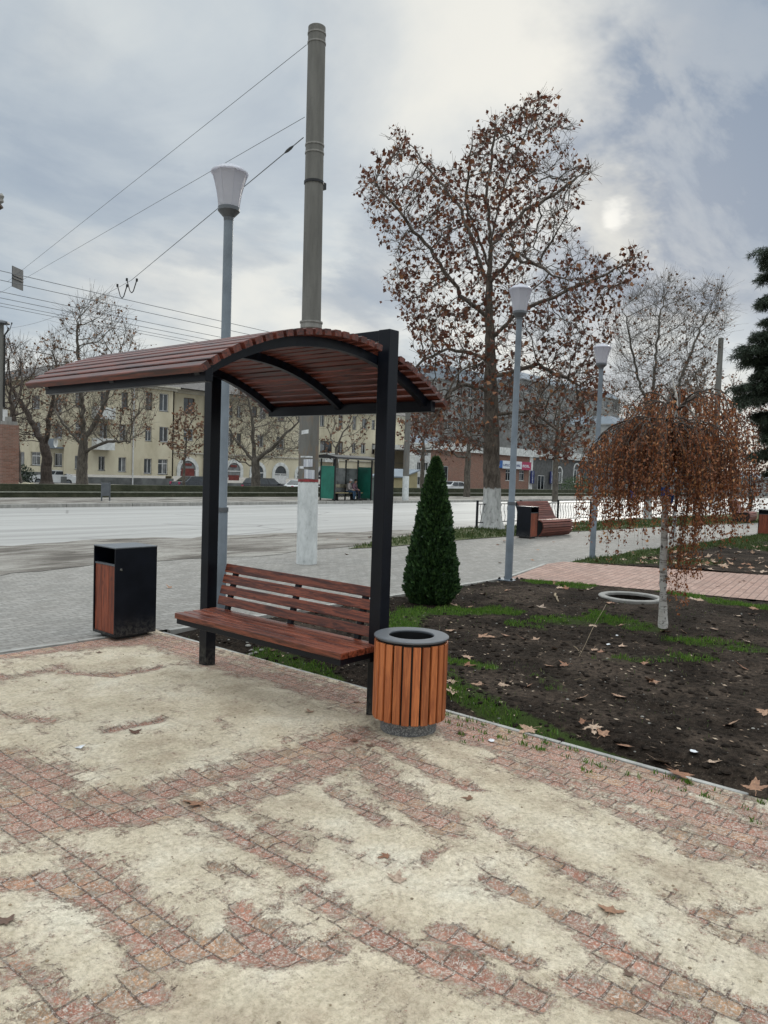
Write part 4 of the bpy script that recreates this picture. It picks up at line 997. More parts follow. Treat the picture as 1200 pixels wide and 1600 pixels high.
# ---------------------------------------------------------------- weeping birch
m_, q, b = newmat('birch_bark'); MAT['birch'] = m_
oc = q.n('ShaderNodeTexCoord').outputs['Object']
n1 = q.noise(q.map(oc, (9, 9, 70)), 1, 4, .7); n2 = q.noise(q.map(oc, (14, 14, 9)), 1.5, 5, .7)
c = q.mix(q.mr(n1, .55, .60), (.55, .53, .50), (.13, .11, .10)); c = q.mix(q.mr(n2, .58, .63), c, (.04, .035, .03)); c = q.mix(q.mr(q.noise(oc, 3, 4), .4, .7, 0, .5), c, (.36, .28, .24))
q.t.links.new(c, b.inputs['Base Color']); b.inputs['Roughness'].default_value = .7
q.t.links.new(q.n('ShaderNodeBump', ins={'Strength': .5, 'Distance': .004, 'Height': n2}).outputs[0], b.inputs['Normal'])
def birch():
    base = G(1036, 985); Zb = (base - EYE).dot(f0); base.z = -.01
    T = empty('weeping_birch', base, 0, 'small weeping birch with white trunk and rusty hanging branches', 'tree')
    r = np.random.default_rng(4)
    knot = D(1035, 672, Zb) - base
    path = [Vector((0, 0, -.03)), D(1037, 900, Zb) - base, D(1038, 800, Zb) - base, D(1040, 720, Zb) - base, knot + Vector((0, 0, -.05))]
    m = MB(); P = []
    for a, b_ in zip(path, path[1:]):
        for i in range(6): P.append(a.lerp(b_, i / 6) + Vector((r.normal(0, .003), r.normal(0, .003), 0)))
    P.append(path[-1]); rad = [.040 + .022 * math.exp(-max(0, p.z) / .12) - .0065 * p.z for p in P]
    m.tube(P, rad, 14)
    c = knot - r0 * .055 + Vector((0, 0, .0))
    # the swollen graft knot and its stubs
    m.tube([knot + Vector((0, 0, -.10)), knot + r0 * .0 + Vector((0, 0, -.03)), knot - r0 * .03 + Vector((0, 0, .035)), knot - r0 * .085 + Vector((0, 0, .045)), knot - r0 * .125 + Vector((0, 0, .02)), knot - r0 * .13 + Vector((0, 0, -.02))], [.035, .05, .055, .052, .045, .03], 12)
    up1 = [knot + r0 * .02, knot + r0 * .08 + Vector((0, 0, .0)), knot + r0 * .125 + Vector((0, 0, .06)), knot + r0 * .135 + Vector((0, 0, .20)), knot + r0 * .12 + Vector((0, 0, .36)), knot + r0 * .07 + Vector((0, 0, .52))]
    m.tube(up1, [.03, .026, .022, .016, .011, .005], 8)
    m.build('trunk', 'birch', T, smooth=True)
    VB = []; LP = []
    mb = MB()
    def strand(p, ln, rr, sway):
        pts = [Vector(p)]; d = Vector((sway[0], sway[1], -.25)); n = max(4, int(ln / .05))
        for i in range(n):
            d = (d + Vector((r.normal(0, .12), r.normal(0, .12), -.45))).normalized(); pts.append(pts[-1] + d * (ln / n))
        mb.tube(pts, [rr * (1 - .75 * i / n) for i in range(n + 1)], 3, False)
        dens = r.uniform(.45, 1.3)
        for i in range(1, n + 1):
            for _ in range(r.poisson(4.3 * dens * (.7 + .3 * i / n)) if True else 0):
                q_ = pts[i - 1].lerp(pts[i], r.random()); LP.append((q_.x + r.normal(0, .013), q_.y + r.normal(0, .013), q_.z))
    nb = 52
    for k in range(nb):
        a = 2 * PI * k / nb + r.normal(0, .1); dx = Vector((math.cos(a), math.sin(a), 0)); R = r.uniform(.40, .78)
        hgt = r.uniform(.04, .30) * (1.0 if k % 4 == 0 else .4)
        st = knot + Vector((0, 0, .03)) if k % 4 else Vector(up1[3 + k % 2])
        P = []
        for i in range(15):
            t = i / 14; P.append(st + dx * (R * t) + Vector((r.normal(0, .008), r.normal(0, .008), hgt * math.sin(PI * min(1, t * 1.05) * .75) * 1.2 - .30 * t ** 3)))
        mb.tube(P, [.012 * (1 - .8 * i / 14) for i in range(15)], 5, False)
        right = dx.dot(r0)
        for i in range(4 if dx.dot(f0) > -.2 else (6 if abs(dx.dot(r0)) > .5 else 10), 15):
            if r.random() > .94: continue
            t = i / 14
            for _ in range(1 + (r.random() < .75)):
                ln = r.uniform(.35, .95) * (.42 + .62 * t)
                side = Vector((-dx.y, dx.x, 0)) * r.normal(0, .5)
                sw = dx * .55 + side
                p = P[i] + Vector((r.normal(0, .02), r.normal(0, .02), 0))
                bottom = knot.z + p.z - P[0].z - ln
                strand(p, ln, .0035, (sw.x * .6, sw.y * .6))
    # the long curtains right of the trunk and on the left
    for (x, y0, y1, dz, cnt) in ((1072, 720, 935, -.2, 9), (1092, 740, 905, .1, 6), (1100, 700, 880, -.3, 6), (940, 700, 840, -.2, 6), (1010, 700, 820, .2, 5), (1065, 740, 915, -.05, 4), (960, 730, 850, -.2, 4), (1140, 700, 850, -.1, 4), (1110, 700, 840, .3, 4), (1125, 720, 860, .2, 4), (985, 740, 830, .1, 3)):
        for j in range(cnt):
            p = D(x + r.normal(0, 7), y0, Zb + dz + r.normal(0, .04)) - base
            strand(p, (y1 - y0 + r.normal(0, 14)) / F_PX * Zb, .0035, (r.normal(0, .1), r.normal(0, .1)))
    mb.build('branches', 'bark_dark', T)
    V, F = leafcards(np.array(LP), .027, r, .62, 1.6); npmesh('leaves', V, F, 3, 'leaf_birch', T)
    # the blue rag tied round the trunk
    z0_ = (D(1040, 768, Zb) - base).z; c = D(1040, 768, Zb) - base
    m_b = MB(); n = 16; prof = [(.034, -.05), (.044, -.04), (.040, -.01), (.046, .015), (.041, .04), (.034, .045)]
    m_b.lathe(prof, (c.x, c.y, c.z), n=n, close=True); m_b.tube([c + r0 * .04, c + r0 * .07 - Vector((0, 0, .05)), c + r0 * .065 - Vector((0, 0, .12))], [.012, .02, .012], 5)
    MAT['blue_rag'] = simple('blue_rag', (.03, .12, .45), .8, .2, 20)
    o = m_b.build('blue_tie', 'blue_rag', T, smooth=True)
    return T
birch()

# ---------------------------------------------------------------- thuja
def thuja():
    base = G(673, 946); base.z = 0; r = np.random.default_rng(6); Z = (base - EYE).dot(f0)
    T = empty('thuja', base, 0, 'dense dark green conical thuja between the shelter and the lamp post', 'conifer')
    H = (946 - 716) / F_PX * Z
    def rad(h): 
        t = h / H
        return .302 * (min(1, (t + .05) / .16) ** .5) * (1 - max(0, t - .12) / .88) ** .68 if t < 1 else 0
    m = MB(); m.tube([(0, 0, 0), (0, 0, H * .6)], [.035, .012], 8); m.build('trunk', 'bark_dark', T)
    n = 26000
    h = H * (r.random(n) ** 1.25) * .985 + .02; a = r.uniform(0, 2 * PI, n)
    lump = 1 + .16 * (fbm(a * 3.2, h * 5.0, 1.0, 3, 71) - .5) * 2 + .10 * (fbm(a * 9, h * 16, 1.0, 2, 72) - .5) * 2
    rr = np.array([rad(x) for x in h]) * lump * (1 - .42 * r.random(n) ** 2.2)
    P = np.stack([rr * np.cos(a), rr * np.sin(a), h], 1)
    d = np.stack([np.cos(a) * .55, np.sin(a) * .55, np.full(n, .8)], 1) + r.normal(0, .28, (n, 3)); d /= np.linalg.norm(d, axis=1)[:, None]
    s = r.uniform(.025, .06, n)[:, None]; w = np.cross(d, r.normal(size=(n, 3))); w /= np.linalg.norm(w, axis=1)[:, None]
    V = np.stack([P - w * s * .12, P + w * s * .12, P + d * s * .6 + w * s * .28, P + d * s, P + d * s * .55 - w * s * .3], 1).reshape(-1, 3)
    F = (np.arange(n)[:, None] * 5 + np.arange(5)[None])
    npmesh('crown', V, F, 5, 'thuja', T)
    m = MB(); ns = 20   # dark inner mass of twigs, well inside the foliage
    m.lathe([(max(.003, rad(x) * .62), x) for x in np.linspace(.04, H * .93, ns)], n=20); m.build('inner_foliage', 'thuja', T, smooth=True)
thuja()

# ---------------------------------------------------------------- dark spruce at the right edge
def spruce():
    Z = 17.0; base = D(1262, 860, Z); base.z = -.02; r = np.random.default_rng(12)
    T = empty('spruce', base, 0, 'dark evergreen spruce reaching into the picture at the right edge', 'conifer')
    H = 9.5; m = MB(); m.tube([(0, 0, 0), (0, 0, H * .5), (0, 0, H)], [.16, .10, .015], 10); m.build('trunk', 'bark_dark', T, smooth=True)
    mb = MB(); LP = []; LD = []
    left = -r0
    targ = {350: 40, 372: 60, 392: 108, 400: 90, 425: 50, 470: 98, 490: 72, 520: 105, 543: 128, 560: 112, 580: 92, 604: 128, 625: 118, 650: 80, 680: 84, 706: 92, 730: 60}
    levels = []
    for py, ex in targ.items():
        z = (D(1262, py, Z)).z; levels.append((z, ex / F_PX * Z, 0, 1))
        for k in range(6): levels.append((z + r.uniform(-.2, .2), ex / F_PX * Z * r.uniform(.6, .97), r.uniform(-1.6, 1.6) if k < 4 else r.uniform(.5, 2 * PI - .5), 0))
    for z, L, a, mainb in levels:
        d = (Matrix.Rotation(a + r.normal(0, .08), 3, 'Z') @ left); P = []
        n = 12; zz = z + .28 * L - .05
        for i in range(n + 1):
            t = i / n; P.append(Vector((0, 0, zz)) + d * (L * t) + Vector((0, 0, -.42 * L * t + .14 * L * t * t)))
        mb.tube(P, [.028 * (1 - .8 * i / n) for i in range(n + 1)], 5, False)
        s = Vector((-d.y, d.x, 0))
        for i in range(2, n + 1):
            for sg in (-1, 1, 0):
                ln = (.16 + .30 * math.sin(PI * min(1, i / n * .9)) ** .7) * r.uniform(.5, 1.15) * (1 if sg else .6)
                if r.random() < .14: continue
                e = P[i] + s * (sg * ln * .7) + d * (ln * .45) + Vector((0, 0, -.22 * ln - .10 * (sg == 0) - r.uniform(0, .12)))
                mb.tube([P[i], P[i].lerp(e, .5) + Vector((0, 0, .02)), e], [.008, .006, .003], 3, False)
                nn = int(ln / .0023)
                for _ in range(nn):
                    t = r.random(); LP.append(tuple(P[i].lerp(e, t) + Vector(r.normal(0, .03, 3)))); dd_ = (e - P[i]).normalized(); LD.append((dd_.x, dd_.y, dd_.z - .2))
    mb.build('branches', 'bark_dark', T)
    P = np.array(LP); n = len(P); d = np.array(LD) + r.normal(0, .75, (n, 3)); d /= np.linalg.norm(d, axis=1)[:, None]
    w = np.cross(d, r.normal(size=(n, 3))); w /= np.linalg.norm(w, axis=1)[:, None]; s = r.uniform(.07, .14, n)[:, None]
    V = np.stack([P - w * .007, P + w * .007, P + d * s], 1).reshape(-1, 3); F = np.arange(n)[:, None] * 3 + np.arange(3)[None]
    npmesh('needles', V, F, 3, 'needle', T)
spruce()
def shrub(x, y, Z, R, H, label, seed, leaf='shrub', z=-.9):
    r = np.random.default_rng(seed); base = D(x, y, Z); base.z = z
    T = empty('shrub', base, 0, label, 'shrub'); n = 2600
    d = r.normal(size=(n, 3)); d /= np.linalg.norm(d, axis=1)[:, None]; k = (r.random(n) ** .35) * (1 + .3 * (fbm(d[:, 0] * 3 + 5, d[:, 1] * 3 + d[:, 2] * 2 + 5, 1.2, 3, seed) - .5))
    P = d * k[:, None] * np.array([R, R, H / 2]) + np.array([0, 0, H / 2]); P = P[P[:, 2] > 0]
    V, F = leafcards(P, .12, r); npmesh('foliage', V, F, 3, leaf, T)
    m = MB()
    for k in range(5): m.tube([(0, 0, 0), (r.normal(0, R * .3), r.normal(0, R * .3), H * .7)], [.03, .01], 5)
    m.build('stems', 'bark_dark', T)
shrub(900, 776, 100, 2.4, 2.9, 'round green shrub in front of the arched windows', 3)
shrub(1178, 700, 40, 1.2, 6.5, 'tall reddish shrub by the spruce at the right edge', 4, 'leaf_plane', -.3)
shrub(22, 765, 60, 1.5, 2.2, 'dark bush behind the brick pillar at the left edge', 5, 'needle')

# ---------------------------------------------------------------- grass
def blades(name, regions, mat, label, seed=1, zf=None):
    r = np.random.default_rng(seed); VV = []; FF = []; o = 0
    for P, hmin, hmax in regions:
        n = len(P); h = r.uniform(hmin, hmax, n); a = r.uniform(0, 2 * PI, n); w = np.stack([np.cos(a), np.sin(a), 0 * a], 1) * r.uniform(.0015, .0035, n)[:, None] * (1 + P[:, 3:4])
        ln = r.normal(0, .35, (n, 2)) * h[:, None]; B = P[:, :3]
        top = B + np.stack([ln[:, 0], ln[:, 1], h], 1); mid = B + np.stack([ln[:, 0] * .35, ln[:, 1] * .35, h * .6], 1)
        V = np.stack([B - w, B + w, mid + w * .8, top, mid - w * .8], 1).reshape(-1, 3); VV.append(V); FF.append(np.arange(n)[:, None] * 5 + np.arange(5)[None] + o); o += len(V)
    t = npmesh(name, np.vstack(VV), np.vstack(FF), 5, mat); tag(t, label, 'grass', kind='stuff'); return t
def scatter(n, x0, x1, y0, y1, poly, dens, zf, r, wide=0.0):
    X = r.uniform(x0, x1, n); Y = r.uniform(y0, y1, n); k = inpoly(X, Y, poly) & (r.random(n) < dens(X, Y)); X = X[k]; Y = Y[k]
    return np.stack([X, Y, zf(X, Y), np.full(len(X), wide)], 1)
r = np.random.default_rng(2)
def gd(X, Y): return np.clip((strokes_mask(X, Y, GREEN) - .45) * 1.8 + (fbm(X, Y, 7, 3, 61) - .5) * 4.0 + (fbm(X, Y, 1.7, 2, 66) - .5) * 3.0 - .05, 0, 1) * (strokes_mask(X, Y, GREEN) > .2)
A1 = scatter(260000, .49, 8, -4, 2.9, BED1, lambda X, Y: gd(X, Y), soil_z, r)
blades('bright_grass', [(A1, .010, .040)], 'grass', 'bright green grass tufts growing on the edges of the dark soil bed', 2)
LL = scatter(60000, 7, 32, 5, 9.4, LAWN, lambda X, Y: np.clip(fbm(X, Y, 1.5, 3, 62) * 1.6 - .3, 0, 1), lambda X, Y: 0 * X + .01, r, 2.0)
B2 = scatter(70000, 9.2, 30, -5, 3.4, BED2, lambda X, Y: np.clip(strokes_mask(X, Y, GREEN2) * 1.1 + fbm(X, Y, 1.2, 3, 63) - .75, 0, 1), lambda X, Y: -.03 + .09 * fbm(X, Y, .8, 4, 44), r, 1.5)
A3 = scatter(9000, .49, 8, -5, 2.9, BED1, lambda X, Y: np.clip(fbm(X, Y, 2.2, 3, 64) * 2 - .9, 0, .7), soil_z, r)
blades('dull_grass', [(LL, .03, .09), (B2, .03, .08), (A3, .01, .03)], 'grass_dull', 'short dull grass on the lawn strip and between the leaves of the beds', 3)
# tufts sprouting from the paver joints along the bed kerb
TT = []
for i in range(95):
    y = r.uniform(-2.6, .05); x = .40 - abs(r.normal(0, .12)) - .05; x = round(x / .115) * .115 + .02
    for _ in range(r.integers(4, 13)): TT.append((x + r.normal(0, .010), y + r.normal(0, .012), .006, 0))
blades('joint_grass', [(np.array(TT), .008, .034)], 'grass', 'thin grass sprouting from the paver joints along the bed kerb', 4)
# ================================================================ buildings across the road
m_, q, b = newmat('yellow_stucco'); MAT['stucco'] = m_
oc = q.n('ShaderNodeTexCoord').outputs['Object']
n1 = q.noise(q.map(oc, (.6, .6, .25)), 1.0, 6, .65)
c = q.ramp(n1, [(.36, (.46, .41, .295)), (.5, (.55, .495, .37)), (.64, (.60, .55, .42))])
q.t.links.new(c, b.inputs['Base Color']); b.inputs['Roughness'].default_value = .9
MAT['cornice'] = simple('pale_cornice', (.50, .47, .40), .8, .12, 1)
MAT['plinth'] = simple('grey_plinth', (.13, .135, .135), .9, .2, 1)
MAT['tiles'] = simple('grey_roof_tiles', (.10, .09, .085), .8, .3, 4, .6, 6, bdist=.05, stretch=(1, 1, 3))
MAT['brick'] = paver_mat('red_brick', [(0, (.19, .085, .06)), (.5, (.25, .115, .08)), (1, (.29, .15, .11))], .25, .075, 0, mortar=(.22, .19, .16), msize=.1, bump=.2)
q = NG(MAT['brick'].node_tree)   # bricks on upright walls: lay the pattern in x-z
for n in MAT['brick'].node_tree.nodes:
    if n.type == 'MAPPING': n.inputs[2].default_value = (PI / 2, 0, 0); break
MAT['grey_wall'] = simple('grey_wall', (.27, .27, .265), .85, .15, .6)
MAT['grey_panel'] = simple('blue_grey_roof_panel', (.17, .20, .235), .6, .1, .5)
MAT['dark_brickgrey'] = simple('dark_stone', (.10, .10, .10), .8, .2, 2)
MAT['blue_sign'] = simple('blue_sign', (.02, .10, .33), .5, .05, 3); MAT['navy_sign'] = simple('navy_sign', (.012, .02, .12), .5, .05, 3)
MAT['red_sign'] = simple('crimson_sign', (.36, .03, .09), .5, .05, 3); MAT['white_sign'] = simple('white_sign', (.62, .66, .72), .5, .05, 3)
MAT['yellow_shed'] = simple('yellow_shed', (.42, .36, .21), .8, .12, 1)
MAT['maroon'] = simple('maroon_board', (.16, .03, .025), .6, .2, 3)

def window(par, x0, x1, z0_, z1, Yf, frame='white_pvc', mull=1, org=(0, 0, 0), sill=True, trans=False, recess=.12):
    """a real window in its own hole-like recess: reveal, frame, panes and sill"""
    ox, oy, oz = org; x0 -= ox; x1 -= ox; z0_ -= oz; z1 -= oz; Y = Yf - oy; f = min(.07, (x1 - x0) * .07)
    m = MB()
    m.box(x0, x0 + f, Y - .02, Y + .03, z0_, z1); m.box(x1 - f, x1, Y - .02, Y + .03, z0_, z1); m.box(x0 + f, x1 - f, Y - .02, Y + .03, z0_, z0_ + f); m.box(x0 + f, x1 - f, Y - .02, Y + .03, z1 - f, z1)
    for k in range(mull):
        xm = x0 + (x1 - x0) * (k + 1) / (mull + 1); m.box(xm - f * .55, xm + f * .55, Y - .018, Y + .02, z0_ + f, z1 - f)
    if trans: zt = z1 - (z1 - z0_) * .3; m.box(x0 + f, x1 - f, Y - .016, Y + .018, zt - f * .5, zt + f * .5)
    w = m.build('window', frame, par)
    m = MB(); m.box(x0 + f * .5, x1 - f * .5, Y + .004, Y + .012, z0_ + f * .5, z1 - f * .5); m.build('pane', 'glass', w)
    if random.random() < .6:   # a net curtain behind part of the glass
        s = random.choice((0, .5)); m = MB(); m.box(x0 + f + (x1 - x0) * s * .9, x0 + f + (x1 - x0) * (s + .38) * .9, Y - .006, Y + .002, z0_ + f, z1 - f); m.build('curtain', 'curtain', w)
    if sill: m = MB(); m.box(x0 - .06, x1 + .06, Y - .14, Y - .02, z0_ - .06, z0_); m.build('sill', 'cornice', w)
    return w
MAT['curtain'] = simple('net_curtain', (.20, .205, .21), .6, .2, 3)
def wall_with_holes(par, name, x0, x1, z0_, z1, Y, holes, mat, org, depth=.35):
    """front wall at Y with rectangular holes (x0,x1,z0,z1), built from strips, with real reveals"""
    ox, oy, oz = org; xs = sorted({x0, x1} | {h[0] for h in holes} | {h[1] for h in holes}); zs = sorted({z0_, z1} | {h[2] for h in holes} | {h[3] for h in holes})
    xs = [x for x in xs if x0 <= x <= x1]; zs = [z for z in zs if z0_ <= z <= z1]
    m = MB()
    for a, b_ in zip(xs, xs[1:]):
        run = None
        for c_, d_ in zip(zs, zs[1:]):
            mx_, mz = (a + b_) / 2, (c_ + d_) / 2
            solid = not any(h[0] < mx_ < h[1] and h[2] < mz < h[3] for h in holes)
            if solid: m.add([(a - ox, Y - oy, c_ - oz), (b_ - ox, Y - oy, c_ - oz), (b_ - ox, Y - oy, d_ - oz), (a - ox, Y - oy, d_ - oz)], [(0, 1, 2, 3)])
    for h in holes:
        a, b_, c_, d_ = h; a -= ox; b_ -= ox; c_ -= oz; d_ -= oz; y0 = Y - oy; y1 = y0 + depth
        m.add([(a, y0, c_), (b_, y0, c_), (b_, y0, d_), (a, y0, d_), (a, y1, c_), (b_, y1, c_), (b_, y1, d_), (a, y1, d_)], [(0, 1, 5, 4), (1, 2, 6, 5), (2, 3, 7, 6), (3, 0, 4, 7), (4, 5, 6, 7)])
    return m.build(name, mat, par)

YA = D(232, 700, 78).y; YB = YA + 1.1
def rect(px, Y):
    x0, x1, y0, y1 = px; xm = (x0 + x1) / 2; ym = (y0 + y1) / 2
    return (onY(x0, ym, Y).x, onY(x1, ym, Y).x, onY(xm, y1, Y).z, onY(xm, y0, Y).z)
org = (onY(100, 757, YA).x, YA, -.9)
H = empty('yellow_house', org, 0, 'long three-storey yellow apartment house with white arched shop doors across the road', 'building')
HA = [(228, 238, 613, 640), (249, 263, 615, 642.5), (190, 200, 613, 639), (157, 168, 612, 634), (118, 128, 611, 636),
      (187, 197, 663, 688), (227, 237, 666, 689), (249, 263, 667, 690.5), (156, 168, 661, 685), (118, 128, 661, 685),
      (185, 197, 714.5, 737), (225, 237, 716.5, 740), (247, 262, 717.5, 741), (154, 164, 713, 735), (117, 127, 712, 733)]
xA0, xA1 = onY(100, 700, YA).x, onY(271, 700, YA).x
zE = onY(200, 599, YA).z
hA = [rect(h, YA) for h in HA]
wall_with_holes(H, 'wall', xA0, xA1, .35, zE, YA, hA, 'stucco', org)
for i, h in enumerate(hA): window(H, *h, YA + .14, 'white_pvc' if i not in (0, 2, 3) else 'brown_frame', 1, org, trans=i % 3 == 0)
HB = [(287, 304, 622, 646), (287, 302, 670, 688.5), (356, 364, 634, 652), (370, 377, 634, 652), (394, 402, 635, 652), (406, 416, 637, 654), (434, 445, 640, 658), (356, 364, 677, 697), (370, 377, 677, 696), (402, 412, 680, 698), (432, 444, 682, 702),
      (500, 507, 647, 666), (500, 519, 689, 707), (529, 536, 648, 669), (551, 557, 650, 671), (566, 573, 654, 671), (528, 536, 690, 707.5), (550, 556, 692, 707.5), (564, 571, 692, 708.5), (581, 586, 656, 671), (581, 586, 693, 709), (598, 604, 657, 672), (598, 604, 694, 709), (612, 618, 658, 672), (612, 618, 695, 710),
      (466, 474, 684, 703), (466, 474, 642, 660), (320, 332, 628, 648), (320, 332, 674, 693)]
xB1 = onY(640, 690, YB).x
hB = [rect(h, YB) for h in HB]
# arched openings: (px x0, x1, top)
AR = [(281, 305, 720), (355, 375, 723), (394, 411, 727), (429, 447, 728), (464, 480, 731), (496, 511, 733)]
arch_r = [(onY(a, 735, YB).x, onY(b_, 735, YB).x, onY((a + b_) / 2, t, YB).z) for a, b_, t in AR]
wall_with_holes(H, 'wall', xA1, xB1, .35, zE, YB, hB, 'stucco', org)
m = MB(); m.box(xA1 - .15 - org[0], xA1 - org[0], .0, 1.1, .5, zE - org[2]); m.build('corner_wall', 'stucco', H)
m = MB(); m.box(xB1 - org[0] - .2, xB1 - org[0], 1.1, 14, .5, zE - org[2]); m.build('side_wall', 'stucco', H)
m = MB(); m.box(-.2, xA1 - org[0] + .05, -.08, .3, 0, 1.0); m.box(xA1 - org[0] + .05, xB1 - org[0], 1.02, 1.4, 0, .6); m.box(-.1, .2, .3, 34, 0, 1.3); m.build('plinth', 'plinth', H)
for i, h in enumerate(hB): window(H, *h, YB + .14, 'white_pvc' if i % 4 else 'brown_frame', 1, org, trans=i % 3 == 1)
for k, (a, b_, zt) in enumerate(arch_r):
    w = (b_ - a); cxx = (a + b_) / 2; R_ = w / 2; zc_ = zt - R_; a0, y0, z0_ = org
    m = MB(); n = 14; T_ = .42
    out = [(cxx - R_ - T_, .36), (cxx - R_ - T_, zc_)] + [(cxx + (R_ + T_) * math.cos(PI - PI * i / n), zc_ + (R_ + T_) * math.sin(PI * i / n)) for i in range(1, n)] + [(cxx + R_ + T_, zc_), (cxx + R_ + T_, .36)]
    inn = [(cxx - R_, .36), (cxx - R_, zc_)] + [(cxx + R_ * math.cos(PI - PI * i / n), zc_ + R_ * math.sin(PI * i / n)) for i in range(1, n)] + [(cxx + R_, zc_), (cxx + R_, .36)]
    for i in range(len(out) - 1):
        q4 = [out[i], out[i + 1], inn[i + 1], inn[i]]
        m.prism(q4, lambda u_, v_, w_: (u_ - a0, YB - y0 + w_, v_ - z0_), -.10, -.012)
    d_ = m.build('arched_door', 'white_plaster', H)
    m = MB(); m.add([(p[0] - a0, YB - y0 - .006, p[1] - z0_) for p in inn], [tuple(range(len(inn)))]); m.build('pane', 'glass' if k in (2, 3, 4, 5) else 'curtain', d_)
    m = MB(); m.box(a - a0, b_ - a0, YB - y0 - .05, YB - y0 - .008, zc_ - z0_ - .10, zc_ - z0_)
    if k in (2, 3, 4, 5): m.box(cxx - a0 - .04, cxx - a0 + .04, YB - y0 - .045, YB - y0 - .009, .5, zc_ - z0_)
    if k == 3: m.box(a - a0, b_ - a0, YB - y0 - .04, YB - y0 - .01, .5, zc_ - z0_ - .2)
    m.build('frame', 'white_pvc', d_)
    if k in (0, 1):
        m = MB(); m.box(a - a0 + .15, b_ - a0 - .15, YB - y0 - .07, YB - y0 - .052, .9 if k else 1.3, 1.5 if k else 2.1); m.build('poster', 'maroon', d_)
        m = MB(); m.box(a - a0 + .4, b_ - a0 - .5, YB - y0 - .07, YB - y0 - .052, 2.4, 2.65); m.build('poster', 'maroon', d_)
zE_ = zE - org[2]; xe = xB1 - org[0]; xs_ = xA1 - org[0]
m = MB(); m.box(-.5, xs_ + .4, -.5, 1.2, zE_, zE_ + .18); m.box(xs_ + .4, xe + .5, .6, 2.2, zE_, zE_ + .18)
m.box(-.3, xs_ + .2, -.25, .0, zE_ - .25, zE_); m.box(xs_ + .2, xe + .3, .85, 1.1, zE_ - .25, zE_); m.build('cornice', 'cornice', H)
m = MB(); m.box(xs_ + .05, xe, .98, 1.1, rect((300, 301, 708, 709), YB)[2] - org[2], rect((300, 301, 708, 709), YB)[2] - org[2] + .16); m.build('string_course', 'cornice', H)
m = MB(); zz = zE_ + .181
m.add([(-.6, -.6, zz), (xe + .6, -.6 + 1.1, zz), (xe + .6, 14, zz), (-.6, 14, zz), (6.5, 6.7, zz + 2.6), (xe - 4, 6.7, zz + 2.6)], [(0, 1, 5, 4), (1, 2, 5), (2, 3, 4, 5), (3, 0, 4)]); rf = m.build('roof', 'tiles', H)
for px in (290, 520, 610):
    x = onY(px, 600, YA).x - org[0]; m = MB(); m.box(x - .4, x + .4, 5.8, 6.8, zz + 1.5, zz + 3.6); m.build('chimney', 'brick', rf)
for px in (207, 318, 345, 590):
    Yp = YA if px < 271 else YB; x = onY(px, 700, Yp).x - org[0]; m = MB(); m.tube([(x, Yp - YA - .12, .1), (x, Yp - YA - .12, zE_)], .07, 8); m.build('drainpipe', 'white_pvc', H)
for (a, b_, y1, y0_) in ((143, 172, 655, 637), (143, 171, 703, 685), (499, 521, 722, 708)):
    Yp = YA if a < 271 else YB; r_ = rect((a, b_, y0_, y1), Yp); x0, x1, zb, zt = r_[0] - org[0], r_[1] - org[0], r_[2] - org[2], r_[3] - org[2]; y = Yp - YA
    m = MB(); m.box(x0, x1, y - 1.0, y - .02, zb, zb + .14); bl = m.build('balcony', 'white_plaster', H)
    m = MB(); m.box(x0, x1, y - 1.0, y - .95, zb + .14, zt); m.box(x0, x0 + .05, y - .95, y - .02, zb + .14, zt); m.box(x1 - .05, x1, y - .95, y - .02, zb + .14, zt); m.build('balustrade', 'white_plaster', bl)
# the side of the house, facing the square, with its own windows
X0 = org[0]
def rectx(px):
    x0, x1, y0, y1 = px; xm = (x0 + x1) / 2; ym = (y0 + y1) / 2
    a, b_ = onX(x0, ym, X0).y, onX(x1, ym, X0).y
    return (min(a, b_), max(a, b_), onX(xm, y1, X0).z, onX(xm, y0, X0).z)
SH = [rectx(h) for h in ((48, 63, 706, 727), (84, 97, 708, 728.5), (30, 38, 706, 727), (50, 63, 660, 681), (84, 97, 664, 685), (12, 26, 704, 725), (12, 26, 658, 679), (50, 62, 618, 639), (84, 96, 622, 643), (14, 26, 616, 637))]
ye = YA + 34
for h in SH: pass
holes = [(-b_, -a, c_, d_) for a, b_, c_, d_ in SH]
sw = wall_with_holes(H, 'side_wall', -ye, -YA, .1, zE, 0, holes, 'stucco', (0, 0, 0))
sw.rotation_euler.z = -PI / 2; sw.location = (0, -YA, -org[2])
for i, (a, b_, c_, d_) in enumerate(holes):
    w_ = window(H, a, b_, c_, d_, .14, 'white_pvc', 1, (0, 0, 0), trans=i % 3 == 0); w_.rotation_euler.z = -PI / 2; w_.location = (0, -YA, -org[2])
m = MB(); zz = zE_ + .181; m.box(-.5, .3, 1.2, 34, zE_, zE_ + .18); m.build('cornice', 'cornice', H)
m = MB(); m.add([(-.6, 14, zz), (13, 14, zz), (13, 34.5, zz), (-.6, 34.5, zz), (6.5, 6.7, zz + 2.6), (6.5, 29, zz + 2.6)], [(0, 3, 5, 4), (3, 2, 5), (2, 1, 4, 5), (1, 0, 4)]); m.build('roof', 'tiles', H)
a, b_, c_, d_ = rectx((78, 100, 686, 701))
m = MB(); m.box(-1.0, -.02, a - YA, b_ - YA, c_ - org[2], c_ - org[2] + .14); bl = m.build('balcony', 'grey_panel', H)
m = MB(); m.box(-1.0, -.95, a - YA, b_ - YA, c_ - org[2] + .14, d_ - org[2]); m.build('balustrade', 'grey_panel', bl)
dc = onX(89, 692, X0 - 1.2); m = MB(); mt = Matrix.Translation((-1.2, dc.y - YA, dc.z - org[2])) @ Matrix.Rotation(-PI / 2, 4, 'Y')
